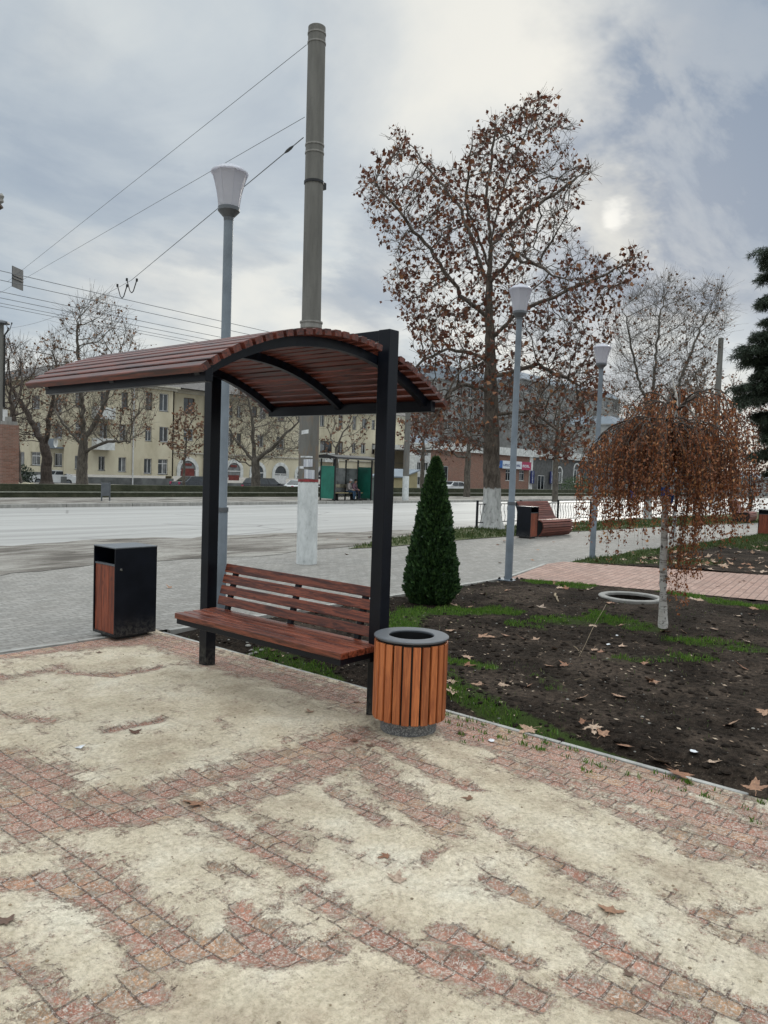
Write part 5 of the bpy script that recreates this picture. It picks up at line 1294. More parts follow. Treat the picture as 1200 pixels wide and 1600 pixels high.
vs = [mt @ Vector((rr_ * math.cos(k * PI / 10), rr_ * math.sin(k * PI / 10), zq)) for rr_, zq in ((.42, .12), (.3, .04), (.05, 0)) for k in range(20)]
m.add(vs, [(i * 20 + k, i * 20 + (k + 1) % 20, i * 20 + 20 + (k + 1) % 20, i * 20 + 20 + k) for i in range(2) for k in range(20)]); m.build('satellite_dish', 'white_plaster', H)

# grey block behind the plane tree, shop row, pale far houses
def block(name, label, px0, px1, ytop, Z, rows, cols, mat, roof=None, pb=760, wh=.55, ww=.5, tag_cat='building', zb=-.2, depth=12, frame='white_pvc', xr=None):
    zb = -1.0
    Y = D((px0 + px1) / 2, 700, Z).y; x0 = onY(px0, 700, Y).x; x1 = onY(px1, 700, Y).x; zt = onY(px0, ytop, Y).z
    T = empty(name, (x0, Y, zb), 0, label, tag_cat); Wd = x1 - x0; Hh = zt - zb; hs = []
    for i in range(rows):
        for j in range(cols):
            cw = Wd / cols; chh = Hh / rows; hs.append((x0 + cw * (j + .5 - ww / 2), x0 + cw * (j + .5 + ww / 2), zb + chh * (i + .5 - wh / 2), zb + chh * (i + .5 + wh / 2)))
    wall_with_holes(T, 'wall', x0, x1, zb, zt, Y, hs, mat, (x0, Y, zb))
    for h in hs: window(T, *h, Y + .14, frame, 1, (x0, Y, zb), sill=False)
    m = MB(); m.box(-.1, 0, 0, depth, 0, Hh); m.box(Wd, Wd + .1, 0, depth, 0, Hh); m.box(-.3, Wd + .3, -.3, depth, Hh, Hh + .25); m.build('side_wall', mat, T)
    if roof:
        m = MB(); hh = roof; m.add([(0, 0, Hh + .25), (Wd, 0, Hh + .25), (Wd, depth, Hh + .25), (0, depth, Hh + .25), (1.2, 2, Hh + hh), (Wd - 1.5, 2, Hh + hh), (Wd - 1.5, depth - 2, Hh + hh), (1.2, depth - 2, Hh + hh)], [(0, 1, 5, 4), (1, 2, 6, 5), (2, 3, 7, 6), (3, 0, 4, 7), (4, 5, 6, 7)]); m.build('roof', 'grey_panel', T)
    return T, x0, Y, zb
block('tower_block', 'tall grey apartment block with a blue-grey mansard roof behind the plane tree', 690, 800, 592, 170, 6, 7, 'grey_wall', 3.4)
block('tower_block', 'broad grey apartment block behind the right half of the plane tree crown', 812, 965, 592, 185, 7, 9, 'grey_wall', 2.0)
block('pale_house', 'pale low house between the shelter post and the plane tree, behind the parked cars', 650, 705, 694, 135, 3, 5, 'white_plaster', 1.6)
block('pale_house', 'grey far house with a row of windows at the right edge beyond the road', 1100, 1260, 744, 120, 2, 12, 'grey_wall', 1.0)
block('pale_house', 'grey house hidden behind the weeping birch', 960, 1085, 664, 150, 4, 8, 'grey_wall', 1.8)
# shop row
Z = 115; Ys = D(800, 740, Z).y; x0 = onY(672, 740, Ys).x; x1 = onY(940, 750, Ys).x; zb = -.95; zt = onY(800, 712, Ys).z
S = empty('shop_row', (x0, Ys, zb), 0, 'single-storey brick and stone shop row with coloured signs seen between plane tree and birch', 'building')
so_ = (x0, Ys, zb)
def srect(px): r_ = rect(px, Ys); return r_
openings = [srect((790, 798, 733, 751)), srect((811, 819, 735, 751)), srect((840, 850, 743, 765)), srect((870, 877, 738, 755)), srect((896, 904, 734, 756))]
xb = onY(826, 750, Ys).x
wall_with_holes(S, 'wall', x0, xb, zb, zt, Ys, openings[:2] + [srect((688, 700, 728, 752))], 'brick', so_)
wall_with_holes(S, 'stone_wall', xb, x1, zb, zt, Ys, openings[2:], 'dark_brickgrey', so_)
for o_ in openings[:2]: window(S, *o_, Ys + .1, 'white_pvc', 1, so_, trans=True)
o_ = srect((688, 700, 728, 752)); window(S, *o_, Ys + .05, 'white_pvc', 0, so_)
d_ = window(S, *openings[2], Ys + .02, 'white_pvc', 1, so_, sill=False); d_.name = 'glass_door'
for o_ in openings[3:]:
    w_ = window(S, *o_, Ys + .02, 'white_pvc', 1, so_)
    m = MB(); cxx = (o_[0] + o_[1]) / 2 - x0; R_ = (o_[1] - o_[0]) / 2; n = 10; zc_ = o_[3] - zb
    for i in range(n):
        a0, a1 = PI * i / n, PI * (i + 1) / n; m.prism([(cxx + R_ * math.cos(a0), zc_ + R_ * math.sin(a0)), (cxx + (R_ + .22) * math.cos(a0), zc_ + (R_ + .22) * math.sin(a0)), (cxx + (R_ + .22) * math.cos(a1), zc_ + (R_ + .22) * math.sin(a1)), (cxx + R_ * math.cos(a1), zc_ + R_ * math.sin(a1))], lambda u_, v_, w2: (u_, w2, v_), -.1, -.01)
    m.box(cxx - R_ - .2, cxx - R_, -.1, -.01, o_[2] - zb, zc_); m.box(cxx + R_, cxx + R_ + .2, -.1, -.01, o_[2] - zb, zc_); m.build('arch_trim', 'white_plaster', w_)
m = MB(); m.box(-.3, x1 - x0 + .3, -.35, .4, zt - zb, zt - zb + 1.1); m.box(-.2, x1 - x0 + .2, .4, 10, zt - zb, zt - zb + .6); m.build('parapet', 'white_plaster', S)
m = MB(); a = srect((826, 831, 724, 765)); m.box(a[0] - x0, a[1] - x0, -.12, -.01, a[2] - zb, zt - zb); a = srect((862, 866, 724, 765)); m.box(a[0] - x0, a[1] - x0, -.12, -.01, a[2] - zb, zt - zb); m.build('white_pilaster', 'white_plaster', S)
def signbox(px, mat, label=None, y0=-.45, y1=-.355):
    a = rect(px, Ys - .4); m = MB(); m.box(a[0] - x0, a[1] - x0, y0, y1, a[2] - zb, a[3] - zb); return m.build('sign', mat, S), (a[0] - x0, a[1] - x0, a[2] - zb, a[3] - zb)
signbox((777, 785, 719.5, 731), 'blue_sign'); signbox((785, 815, 720.5, 732.5), 'white_sign'); signbox((815, 829.5, 722, 734.5), 'red_sign')
def marks(px, n, hpx, mat, y=-.452):
    """rows of small letter-like strokes, as illegible as they are on the photo"""
    a = rect(px, Ys - .45); m = MB(); w = (a[1] - a[0]) / n; r = random.Random(int(px[0]))
    for i in range(n):
        xx = a[0] - x0 + w * i; z0_, z1 = a[2] - zb, a[3] - zb
        m.box(xx + .04 * w, xx + .30 * w, y - .01, y, z0_, z1)
        k = r.choice((0, 1, 2))
        if k != 1: m.box(xx + .30 * w, xx + .78 * w, y - .01, y, z1 - (z1 - z0_) * .28, z1)
        if k: m.box(xx + .30 * w, xx + .78 * w, y - .01, y, z0_, z0_ + (z1 - z0_) * .28)
        if k == 0: m.box(xx + .52 * w, xx + .78 * w, y - .01, y, z0_, z1 - (z1 - z0_) * .3)
    o = m.build('lettering', mat, S)
marks((786.5, 796.5, 725.0, 728.5), 5, 3, 'navy_sign'); marks((805, 813.5, 726, 729.5), 4, 3, 'navy_sign'); marks((816.5, 828, 726.5, 730.5), 4, 3, 'white_sign'); marks((778.5, 781.5, 724.5, 727), 2, 3, 'white_sign')
for px in ((829, 834.5, 735.5, 755.5), (859.5, 864, 736.5, 755.5)):
    a = rect(px, Ys - .3); m = MB(); m.box(a[0] - x0, a[1] - x0, -.35, -.25, a[2] - zb, a[3] - zb); sg = m.build('sign', 'navy_sign', S)
    for i, chh in enumerate('АПТЕКА'):
        cu = bpy.data.curves.new('t', 'FONT'); cu.body = chh; cu.size = (a[3] - a[2]) / 6.6 * 1.15; cu.align_x = 'CENTER'; cu.align_y = 'CENTER'; cu.extrude = .01; cu.offset = .012
        to = bpy.data.objects.new('t', cu); COL.objects.link(to); bpy.context.view_layer.update()
        me = bpy.data.meshes.new_from_object(to.evaluated_get(bpy.context.evaluated_depsgraph_get())); bpy.data.objects.remove(to); me.materials.clear(); me.materials.append(MAT['white_sign'])
        o = bpy.data.objects.new('letter', me); COL.objects.link(o); o.parent = sg; o.rotation_euler = (PI / 2, 0, 0)
        o.location = ((a[0] + a[1]) / 2 - x0, -.362, a[3] - zb - (a[3] - a[2]) / 6.3 * (i + .65))

# yellow shed with sloping roof right of the bus shelter
Ysh = D(640, 750, 60).y; a = rect((628, 652, 735, 766), Ysh)
T = empty('yellow_shed', (a[0], Ysh, -.9), 0, 'low yellow shed with a slanting roof behind the whitewashed distant pole', 'shed')
hh = a[3] + .9; w_ = a[1] - a[0]; m = MB(); m.prism([(0, 0), (w_, 0), (w_, hh), (0, hh * .78)], lambda u_, v_, ww_: (u_, ww_, v_), 0, 3); m.build('wall', 'yellow_shed', T)
m = MB(); m.prism([(-.15, hh * .78 - .02), (w_ + .15, hh + .02), (w_ + .15, hh + .1), (-.15, hh * .78 + .08)], lambda u_, v_, ww_: (u_, ww_, v_), -.2, 3.2); m.build('roof', 'grey_panel', T)

# brick pillar and rubble at the left edge
Yp = D(12, 700, 40); T = empty('brick_pillar', (Yp.x, Yp.y, .0), 0, 'red brick pillar standing on the wall at the left edge', 'pillar')
w_ = 26 / F_PX * 40; hh = D(12, 664, 40).z + .5; m = MB(); m.box(-w_ * .5, w_ * .5, -w_ * .4, w_ * .4, 0, hh); m.build('shaft', 'brick', T)
m = MB(); m.box(-w_ * .42, w_ * .42, -w_ * .35, w_ * .35, hh, hh + .18); m.box(-.1, .14, -.12, .12, hh + .18, hh + .42); m.build('cap', 'concrete', T)
T.location.z = -.5
rb = D(37, 757, 41); m = MB(); rr_ = random.Random(3)
for i in range(14):
    c_ = Vector((rr_.uniform(-.45, .45), rr_.uniform(-.2, .2), rr_.uniform(0, .16))); s_ = rr_.uniform(.09, .17)
    m.lathe([(.02, -s_ * .5), (s_ * .9, -s_ * .35), (s_, .0), (s_ * .7, s_ * .4), (.02, s_ * .55)], c_, n=7, rot=rr_.random())
MAT['rubble'] = simple('pale_rubble', (.42, .38, .28), .9, .3, 6)
o = m.build('rubble_heap', 'rubble'); o.location = (rb.x, rb.y, rb.z - .1); tag(o, 'small heap of pale stones beside the brick pillar', 'rubble')

# ================================================================ cars
def car(loc, rz, paint, label, kind='hatch'):
    R = empty('parked_car', loc, rz, label, 'car', 'parked cars across the road')
    L, Wd = 4.2, 1.74
    if kind == 'sedan': prof = [(-2.1, .28), (-2.14, .62), (-2.05, .88), (-1.45, .95), (-.85, 1.40), (.45, 1.43), (1.10, .98), (1.95, .82), (2.12, .62), (2.12, .28)]
    else: prof = [(-2.1, .30), (-2.12, .75), (-2.0, 1.0), (-1.7, 1.48), (-1.3, 1.56), (.35, 1.54), (1.10, 1.05), (1.95, .88), (2.12, .66), (2.12, .30)]
    secs = [(-1, .0), (-1, .0), (0, 0)]
    m = MB(); n = len(prof)
    def wid(z): return Wd / 2 * (1 - .0 * z) if z < .95 else Wd / 2 * (1 - (z - .95) * .38)
    vs = []
    for sgn in (-1, -.82, .82, 1):
        for x, z in prof:
            y = wid(z) * sgn; vs.append((x * (1 if abs(sgn) < .9 else .985), y, z if abs(sgn) < .9 else (z - .015 if z > .5 else z)))
    fs = [tuple(range(n))[::-1], tuple(range(3 * n, 4 * n))] + [(k * n + i, k * n + (i + 1) % n, (k + 1) * n + (i + 1) % n, (k + 1) * n + i) for k in range(3) for i in range(n)]
    m.add(vs, fs); m.build('body', paint, R, smooth=True)
    top = [p for p in prof if p[1] > .94]; xa, xb_ = top[0][0], top[-1][0]
    zt = max(p[1] for p in prof)
    for sgn in (-1, 1):
        m = MB(); y = lambda z: sgn * (wid(z) + .006)
        pts = [(xa + .28, 1.02), (xb_ - .12, 1.02), (.40, zt - .10), (-1.30 if kind == 'hatch' else -.80, zt - .10)]
        for a_, b_ in ((0, .48), (.52, 1)):
            q4 = [(pts[0][0] + (pts[1][0] - pts[0][0]) * a_, 1.02), (pts[0][0] + (pts[1][0] - pts[0][0]) * b_, 1.02), (pts[3][0] + (pts[2][0] - pts[3][0]) * b_, zt - .10), (pts[3][0] + (pts[2][0] - pts[3][0]) * a_, zt - .10)]
            m.add([(u_, y(v_), v_) for u_, v_ in q4] + [(u_, y(v_) - sgn * .02, v_) for u_, v_ in q4], [(0, 1, 2, 3), (4, 5, 6, 7), (0, 1, 5, 4), (1, 2, 6, 5), (2, 3, 7, 6), (3, 0, 4, 7)])
        m.build('side_window', 'glass', R)
    m = MB(); m.add([(1.08, -.70, 1.03), (1.08, .70, 1.03), (.47, .62, zt - .05), (.47, -.62, zt - .05)], [(0, 1, 2, 3)]); o = m.build('windscreen', 'glass', R); s_ = o.modifiers.new('t', 'SOLIDIFY'); s_.thickness = .03; s_.offset = 0
    xr, zr = (-1.98, 1.08) if kind == 'hatch' else (-1.42, 1.0); xq, zq = (-1.72, zt - .10) if kind == 'hatch' else (-.90, zt - .06)
    m = MB(); m.add([(xr, -.68, zr), (xr, .68, zr), (xq, .6, zq), (xq, -.6, zq)], [(0, 1, 2, 3)]); o = m.build('rear_window', 'glass', R); s_ = o.modifiers.new('t', 'SOLIDIFY'); s_.thickness = .03; s_.offset = 0
    for x in (-1.3, 1.3):
        for sgn in (-1, 1):
            mt = Matrix.Translation((x, sgn * (Wd / 2 - .10), .31)) @ Matrix.Rotation(PI / 2, 4, 'X')
            def ring(pr, nm, mat_, par_):
                mm = MB(); mm.lathe(pr, n=20); mm.v = [tuple(mt @ Vector(v_)) for v_ in mm.v]; return mm.build(nm, mat_, par_, smooth=True)
            w_ = ring([(.19, -.11), (.30, -.115), (.31, -.09), (.31, .09), (.30, .115), (.19, .11)], 'wheel', 'rubber', R)
            ring([(.02, -.118), (.19, -.116), (.19, .116), (.02, .118)], 'rim', 'lid', w_)
    for sgn in (-1, 1):
        m = MB(); m.box(2.02, 2.10, sgn * .62 - .17, sgn * .62 + .17, .64, .78); m.build('headlight', 'white_pvc', R, bevel=.02)
        m = MB(); m.box(-2.13, -2.06, sgn * .66 - .12, sgn * .66 + .12, .68, .90); m.build('tail_light', 'red_sign', R, bevel=.02)
        m = MB(); m.box(.85, 1.0, sgn * .93 - .07, sgn * .93 + .07, .98, 1.10); m.build('mirror', paint, R, bevel=.02)
    return R
for nm, c_ in (('paint_white', (.55, .56, .57)), ('paint_black', (.012, .013, .016)), ('paint_grey', (.05, .055, .065)), ('paint_silver', (.30, .31, .32))): MAT[nm] = simple(nm, c_, .28, .04, 1, spec=.6)
def carpos(x, Z, zz=-.16): p = D(x, 755, Z); p.z = zz; return p
def raised(x, ytop, Z, h): p = D(x, ytop, Z); p.z = p.z - h; return p
car(carpos(86, 72, -.75), PI * .80, 'paint_white', 'white saloon parked before the side wall of the yellow house', 'sedan')
car(carpos(304, 70, -.85), 0, 'paint_grey', 'dark grey saloon car half hidden behind the near shelter post', 'sedan')
car(carpos(414, 68, -.9), .1, 'paint_black', 'black car parked under the wide bare tree')
car(carpos(472, 72, -.9), .1, 'paint_white', 'white saloon car half hidden behind the near concrete pole', 'sedan')
car(carpos(622, 90, -.9), .3, 'paint_silver', 'silver car seen between bus shelter and whitewashed distant pole')
car(carpos(706, 98, -.9), PI - .1, 'paint_white', 'white car parked left of the plane tree trunk in front of the brick shop')

# ================================================================ bus shelter with two waiting people
MAT['teal'] = simple('green_shelter_panel', (.015, .16, .115), .4, .12, 2)
MAT['grimy_glass'] = simple('grimy_glass', (.25, .26, .26), .3, .25, 2)
BL = G(523, 783, -.235); bw = 3.15
B = empty('bus_shelter', (BL.x, BL.y, -.235), 0, 'green bus shelter with a flat dark roof on the far pavement', 'bus shelter')
bd = 1.2; bh = 2.42
for x in (0, bw * .33, bw * .66, bw):
    m = MB(); m.box(x - .035, x + .035, bd - .07, bd, 0, bh); m.build('post', 'black', B)
for x in (0, bw):
    m = MB(); m.box(x - .035, x + .035, 0, .07, 0, bh); m.build('post', 'black', B)
m = MB(); m.box(.04, bw * .33 - .04, bd - .05, bd - .02, .25, 1.9); m.build('glass_panel', 'grimy_glass', B)
m = MB(); m.box(bw * .33 + .04, bw * .66 - .04, bd - .05, bd - .02, .25, 1.9); m.build('glass_panel', 'grimy_glass', B); m = MB(); m.box(bw * .66 + .04, bw - .04, bd - .05, bd - .02, .25, 1.9); m.build('glass_panel', 'grimy_glass', B)
for x in (0, bw): m = MB(); m.box(x - .03, x + .03, .08, bd - .08, .12, 2.0); m.build('side_panel', 'teal', B)
m = MB(); m.prism([(-.35, 2.42), (-.30, 2.52), (bd * .5, 2.66), (bd + .25, 2.60), (bd + .25, 2.45)], lambda u_, v_, w2: (w2, u_, v_), -.25, bw + .3); m.build('roof', 'black', B)
m = MB(); m.box(.25, bw - .1, .62, 1.0, .42, .47); m.build('seat', 'yellow_shed', B)
m = MB(); m.box(.2, bw - .1, bd - .12, bd - .08, .75, .95); m.build('back_board', 'rubble', B)
for x in (bw * .3, bw * .74): m = MB(); m.box(x - .03, x + .03, .66, .96, 0, .42); m.build('leg', 'black', B)
MAT['kiosk'] = simple('grey_green_box', (.12, .15, .135), .6, .15, 2)
kx = onY(592, 770, BL.y + .6); T = empty('kiosk_box', (kx.x, BL.y + .6, -.235), 0, 'grey-green cabinet standing right of the bus shelter', 'cabinet')
m = MB(); m.box(-1.1, 1.0, 0, .9, 0, 1.35); m.build('body', 'kiosk', T, bevel=.02); m = MB(); m.box(-1.15, 1.05, -.05, .95, 1.35, 1.42); m.build('top', 'kiosk', T); m = MB(); m.box(-.3, .5, -.02, -.005, .25, 1.1); m.build('door', 'grey_wall', T)

def person(loc, rz, label, shirt, trousers, seed):
    r = random.Random(seed)
    Rr = empty('person', loc, rz, label, 'person')   # faces -y, sitting, hips at z = .47
    J = {'pel': (0, .0, .50), 'w': (0, -.02, .66), 'ch': (0, -.07, .86), 'nk': (0, -.13, 1.02), 'hd': (0, -.19, 1.13), 'top': (0, -.20, 1.24),
         'hl': (.10, 0, .50), 'hr': (-.10, 0, .50), 'kl': (.14, -.43, .52), 'kr': (-.12, -.42, .54), 'al': (.14, -.40, .09), 'ar': (-.14, -.48, .09), 'tl': (.15, -.56, .04), 'tr': (-.15, -.64, .04),
         'sl': (.17, -.08, .95), 'sr': (-.17, -.08, .95), 'el': (.24, -.16, .70), 'er': (-.24, -.16, .70), 'wl': (.10, -.38, .62), 'wr': (-.10, -.38, .63), 'fl': (.06, -.44, .61), 'fr': (-.05, -.44, .62)}
    Rad = {'pel': .14, 'w': .125, 'ch': .14, 'nk': .055, 'hd': .085, 'top': .075, 'hl': .10, 'hr': .10, 'kl': .065, 'kr': .065, 'al': .042, 'ar': .042, 'tl': .035, 'tr': .035, 'sl': .07, 'sr': .07, 'el': .05, 'er': .05, 'wl': .034, 'wr': .034, 'fl': .03, 'fr': .03}
    E_ = [('pel', 'w'), ('w', 'ch'), ('ch', 'nk'), ('nk', 'hd'), ('hd', 'top'), ('pel', 'hl'), ('pel', 'hr'), ('hl', 'kl'), ('hr', 'kr'), ('kl', 'al'), ('kr', 'ar'), ('al', 'tl'), ('ar', 'tr'), ('ch', 'sl'), ('ch', 'sr'), ('sl', 'el'), ('sr', 'er'), ('el', 'wl'), ('er', 'wr'), ('wl', 'fl'), ('wr', 'fr')]
    K = list(J); me = bpy.data.meshes.new('b'); me.from_pydata([J[k] for k in K], [(K.index(a), K.index(b_)) for a, b_ in E_], [])
    o = bpy.data.objects.new('b', me); COL.objects.link(o); sk = o.modifiers.new('s', 'SKIN'); ss = o.modifiers.new('d', 'SUBSURF'); ss.levels = 2; ss.render_levels = 2
    for i, k in enumerate(K): me.skin_vertices[0].data[i].radius = (Rad[k], Rad[k]); me.skin_vertices[0].data[i].use_root = (k == 'pel')
    bpy.context.view_layer.update(); m2 = bpy.data.meshes.new_from_object(o.evaluated_get(bpy.context.evaluated_depsgraph_get())); bpy.data.objects.remove(o)
    for mt in (shirt, trousers, 'skin', 'rubber'): m2.materials.append(MAT[mt])
    for p in m2.polygons:
        c_ = p.center
        p.material_index = 2 if c_.z > 1.03 or (c_.y < -.385 and .56 < c_.z < .70 and abs(c_.x) < .12) else (3 if c_.z < .10 else (1 if c_.z < .60 and not (c_.z > .56 and c_.y > -.1) else 0)); p.use_smooth = True
    bo = bpy.data.objects.new('body', m2); COL.objects.link(bo); bo.parent = Rr
    return Rr
MAT['jacket_light'] = simple('pale_jacket', (.38, .34, .33), .8, .1, 10); MAT['jacket_check'] = simple('mauve_jacket', (.22, .13, .16), .8, .3, 14); MAT['jeans'] = simple('blue_jeans', (.03, .07, .13), .8, .1, 10); MAT['dark_trousers'] = simple('dark_trousers', (.01, .012, .03), .8, .1, 10); MAT['hair_dark'] = simple('dark_hair', (.02, .014, .01), .7, .2, 20); MAT['cap_white'] = simple('white_cap', (.6, .6, .62), .8, .1, 8)
for px, lab, a, b_, capm, nm, rz_ in ((543, 'person in a white cap, pale jacket and jeans sitting in the green bus shelter', 'jacket_light', 'jeans', 'cap_white', 'cap', .35), (551, 'person in mauve jacket and dark trousers sitting at the right end of the shelter seat', 'jacket_check', 'dark_trousers', 'hair_dark', 'hair', .3)):
    x = onY(px, 770, BL.y + .82).x; P_ = person((x, BL.y + .82, -.235), rz_, lab, a, b_, px)
    m = MB(); m.lathe([(.088, .0), (.098, .04), (.085, .09), (.045, .12), (.004, .128)], (0, -.185, 1.155), n=16); 
    if nm == 'cap': m.box(-.06, .06, -.34, -.26, 1.16, 1.175)
    m.build(nm, capm, P_, smooth=True)

# ================================================================ board on the far pavement, stall, fence, far bench
sb = G(165, 782.5, -.235); T = empty('notice_board', (sb.x, sb.y, -.235), 0, 'small grey notice board on two legs at the far roadside', 'board')
m = MB(); m.box(-.20, .20, -.02, .02, .22, .82); m.build('panel', 'lid', T, bevel=.01)
for x in (-.2, .2): m = MB(); m.box(x - .02, x + .02, -.03, .03, 0, .84); m.build('leg', 'lid', T)
MAT['blue_tarp'] = simple('blue_tarp', (.012, .03, .22), .7, .3, 2)
st = D(990, 765, 52); T = empty('market_stall', (st.x, st.y, -.235), 0, 'dark stall hung with blue tarpaulins behind the weeping birch', 'stall')
a = 38 / F_PX * 52 / 2
m = MB(); m.box(-a, a, 0, .06, .5, 1.9); m.build('tarpaulin', 'blue_tarp', T)
for x in (-a, a): m = MB(); m.box(x - .04, x + .04, -.02, .08, 0, 2.4); m.build('post', 'black', T)
m = MB(); m.box(-a - .2, a + .2, -.3, 1.2, 2.4, 2.5); m.build('roof', 'lid', T)

def fence():
    p0 = Vector((14.6, 9.0, .0)); p1 = Vector((34, 8.7, .0)); T = empty('railing', p0, 0, 'low black railing with wavy bars between lawn strip and road', 'railing')
    L = (p1 - p0).length; d = (p1 - p0).normalized(); n = int(L / 2.3)
    for i in range(n + 1):
        c_ = d * (i * 2.3); m = MB(); m.box(c_.x - .025, c_.x + .025, c_.y - .025, c_.y + .025, -.05, .80); m.build('post', 'steel', T)
    m = MB()
    for z in (.70, .18): m.tube([d * 0 + Vector((0, 0, z)), d * L + Vector((0, 0, z))], .014, 6)
    m.build('rail', 'steel', T)
    for i in range(n):
        m = MB()
        for k in range(1, 13):
            c_ = d * (i * 2.3 + k * 2.3 / 13); m.tube([c_ + d * (.045 * math.sin(2 * PI * t)) + Vector((0, 0, .18 + .52 * t)) for t in np.linspace(0, 1, 7)], .009, 4)
        m.build('wavy_bars', 'steel', T)
fence()
def lounge(loc, L, rz, label):
    T = empty('curved_bench', loc, rz, label, 'bench', 'curved slatted benches')
    # side outline in (y, z): y = 0 at the front, faces -y
    top = [(.10, .03), (.02, .12), (-.02, .24), (.0, .36), (.06, .41), (.18, .41), (.34, .38), (.45, .39), (.54, .47), (.62, .62), (.70, .76), (.78, .86)]
    P = [Vector((0, y, z)) for y, z in top]; segs = []
    for a, b_ in zip(P, P[1:]):
        k = max(1, round((b_ - a).length / .058)); segs += [a.lerp(b_, i / k) for i in range(k)]
    segs.append(P[-1]); m = MB()
    for a, b_ in zip(segs, segs[1:]):
        d = b_ - a; nrm = Vector((0, -d.z, d.y)).normalized(); e = d * .08; q4 = [a + e, b_ - e, b_ - e + nrm * .026, a + e + nrm * .026]
        m.add([(0, v_.y, v_.z) for v_ in q4] + [(L, v_.y, v_.z) for v_ in q4], [(0, 1, 2, 3), (4, 5, 6, 7), (0, 1, 5, 4), (1, 2, 6, 5), (2, 3, 7, 6), (3, 0, 4, 7)])
    m.build('slats', 'far_wood', T)
    for x in (.03, L * .5, L - .07):
        m = MB(); pts = [(p.y + .012, p.z - .0) for p in segs] + [(.83, .80), (.70, .52), (.62, .30), (.60, .02), (.12, .02)]
        m.prism(pts, lambda u_, v_, w2: (w2, u_, v_), x, x + .04); m.build('side_frame', 'black', T)
    return T
lb = lounge((13.78, 6.50, .0), 1.62, 0.0, 'red-brown curved slatted bench beside the black bin near the plane tree')
copy_tree(lb, Vector((G(1170, 818).x, G(1170, 818).y, 0)), .1, 'pinkish curved bench end near the right edge behind the birch')

MAT['clod_dark'] = simple('pit_soil', (.018, .014, .011), 1, .3, 20, spec=.08)
# ================================================================ concrete ring, litter, twigs
rg = G(986, 933, .05); T = empty('concrete_ring', (rg.x, rg.y, .0), 0, 'pale concrete ring set in the soil beside the birch trunk', 'well ring')
m = MB(); m.lathe([(.31, -.2), (.395, -.2), (.395, .055), (.385, .065), (.32, .065), (.31, .055)], n=48, close=True); m.build('ring', 'concrete', T, smooth=True)
m = MB(); m.lathe([(.309, .03), (.306, -.05), (.001, -.052)], n=40, cap=False); m.build('pit', 'clod_dark', T)
MAT['scrap'] = simple('white_scrap', (.62, .63, .66), .7, .1, 30)
def scrap(x, y, s, label, mat='scrap', z=.022):
    p = G(x, y, z); r = random.Random(int(x)); n = 7; m = MB()
    if p.x < .41: p.z = float(plaza_z(np.array([p.x]), np.array([p.y]))[0]) + .003
    vs = [(s * r.uniform(.5, 1) * math.cos(2 * PI * k / n), s * r.uniform(.4, .9) * math.sin(2 * PI * k / n), r.uniform(0, s * .35)) for k in range(n)]
    m.add(vs + [(0, 0, s * .2)], [(k, (k + 1) % n, n) for k in range(n)]); o = m.build('paper_scrap', mat); o.location = (p.x, p.y, p.z)
    so_ = o.modifiers.new('t', 'SOLIDIFY'); so_.thickness = .0015; tag(o, label, 'scrap'); return o
scrap(125, 1168, .032, 'crumpled white scrap on the bare pavers at the left'); scrap(950, 1007, .03, 'white scrap on the dark soil left of the birch trunk', z=.03); scrap(964, 993, .02, 'thin white sliver on the soil behind the larger white scrap', z=.03); scrap(768, 1153, .03, 'pale crumpled scrap at the kerb right of the round bin')
scrap(766, 1087, .02, 'small pale scrap in the soil near the pair of light leaves', z=.03); scrap(1084, 1175, .03, 'grey-white scrap lying in the soil at the right', z=.04)
def twig(px0, px1, z, label, r_=.003):
    a, b_ = G(*px0, z), G(*px1, z); m = MB(); k = 6
    m.tube([a.lerp(b_, i / k) + Vector((random.gauss(0, .006), random.gauss(0, .006), abs(random.gauss(0, .008)))) for i in range(k + 1)], [r_ * (1 - .5 * i / k) for i in range(k + 1)], 5)
    tag(m.build('twig', 'twig', smooth=True), label, 'twig')
MAT['twig'] = simple('dry_twig', (.26, .20, .13), .9, .2, 10)
twig((946, 945), (905, 1027), .05, 'long dry stem lying across the soil bed from the ring towards the kerb'); twig((868, 928), (873, 940), .05, 'short thick pale stick by the concrete ring', .016)
twig((899, 1012), (907, 1026), .04, 'short dry stem crossing the end of the long stem'); twig((900, 1064), (918, 1063), .03, 'straight pale twig in the middle of the soil bed')

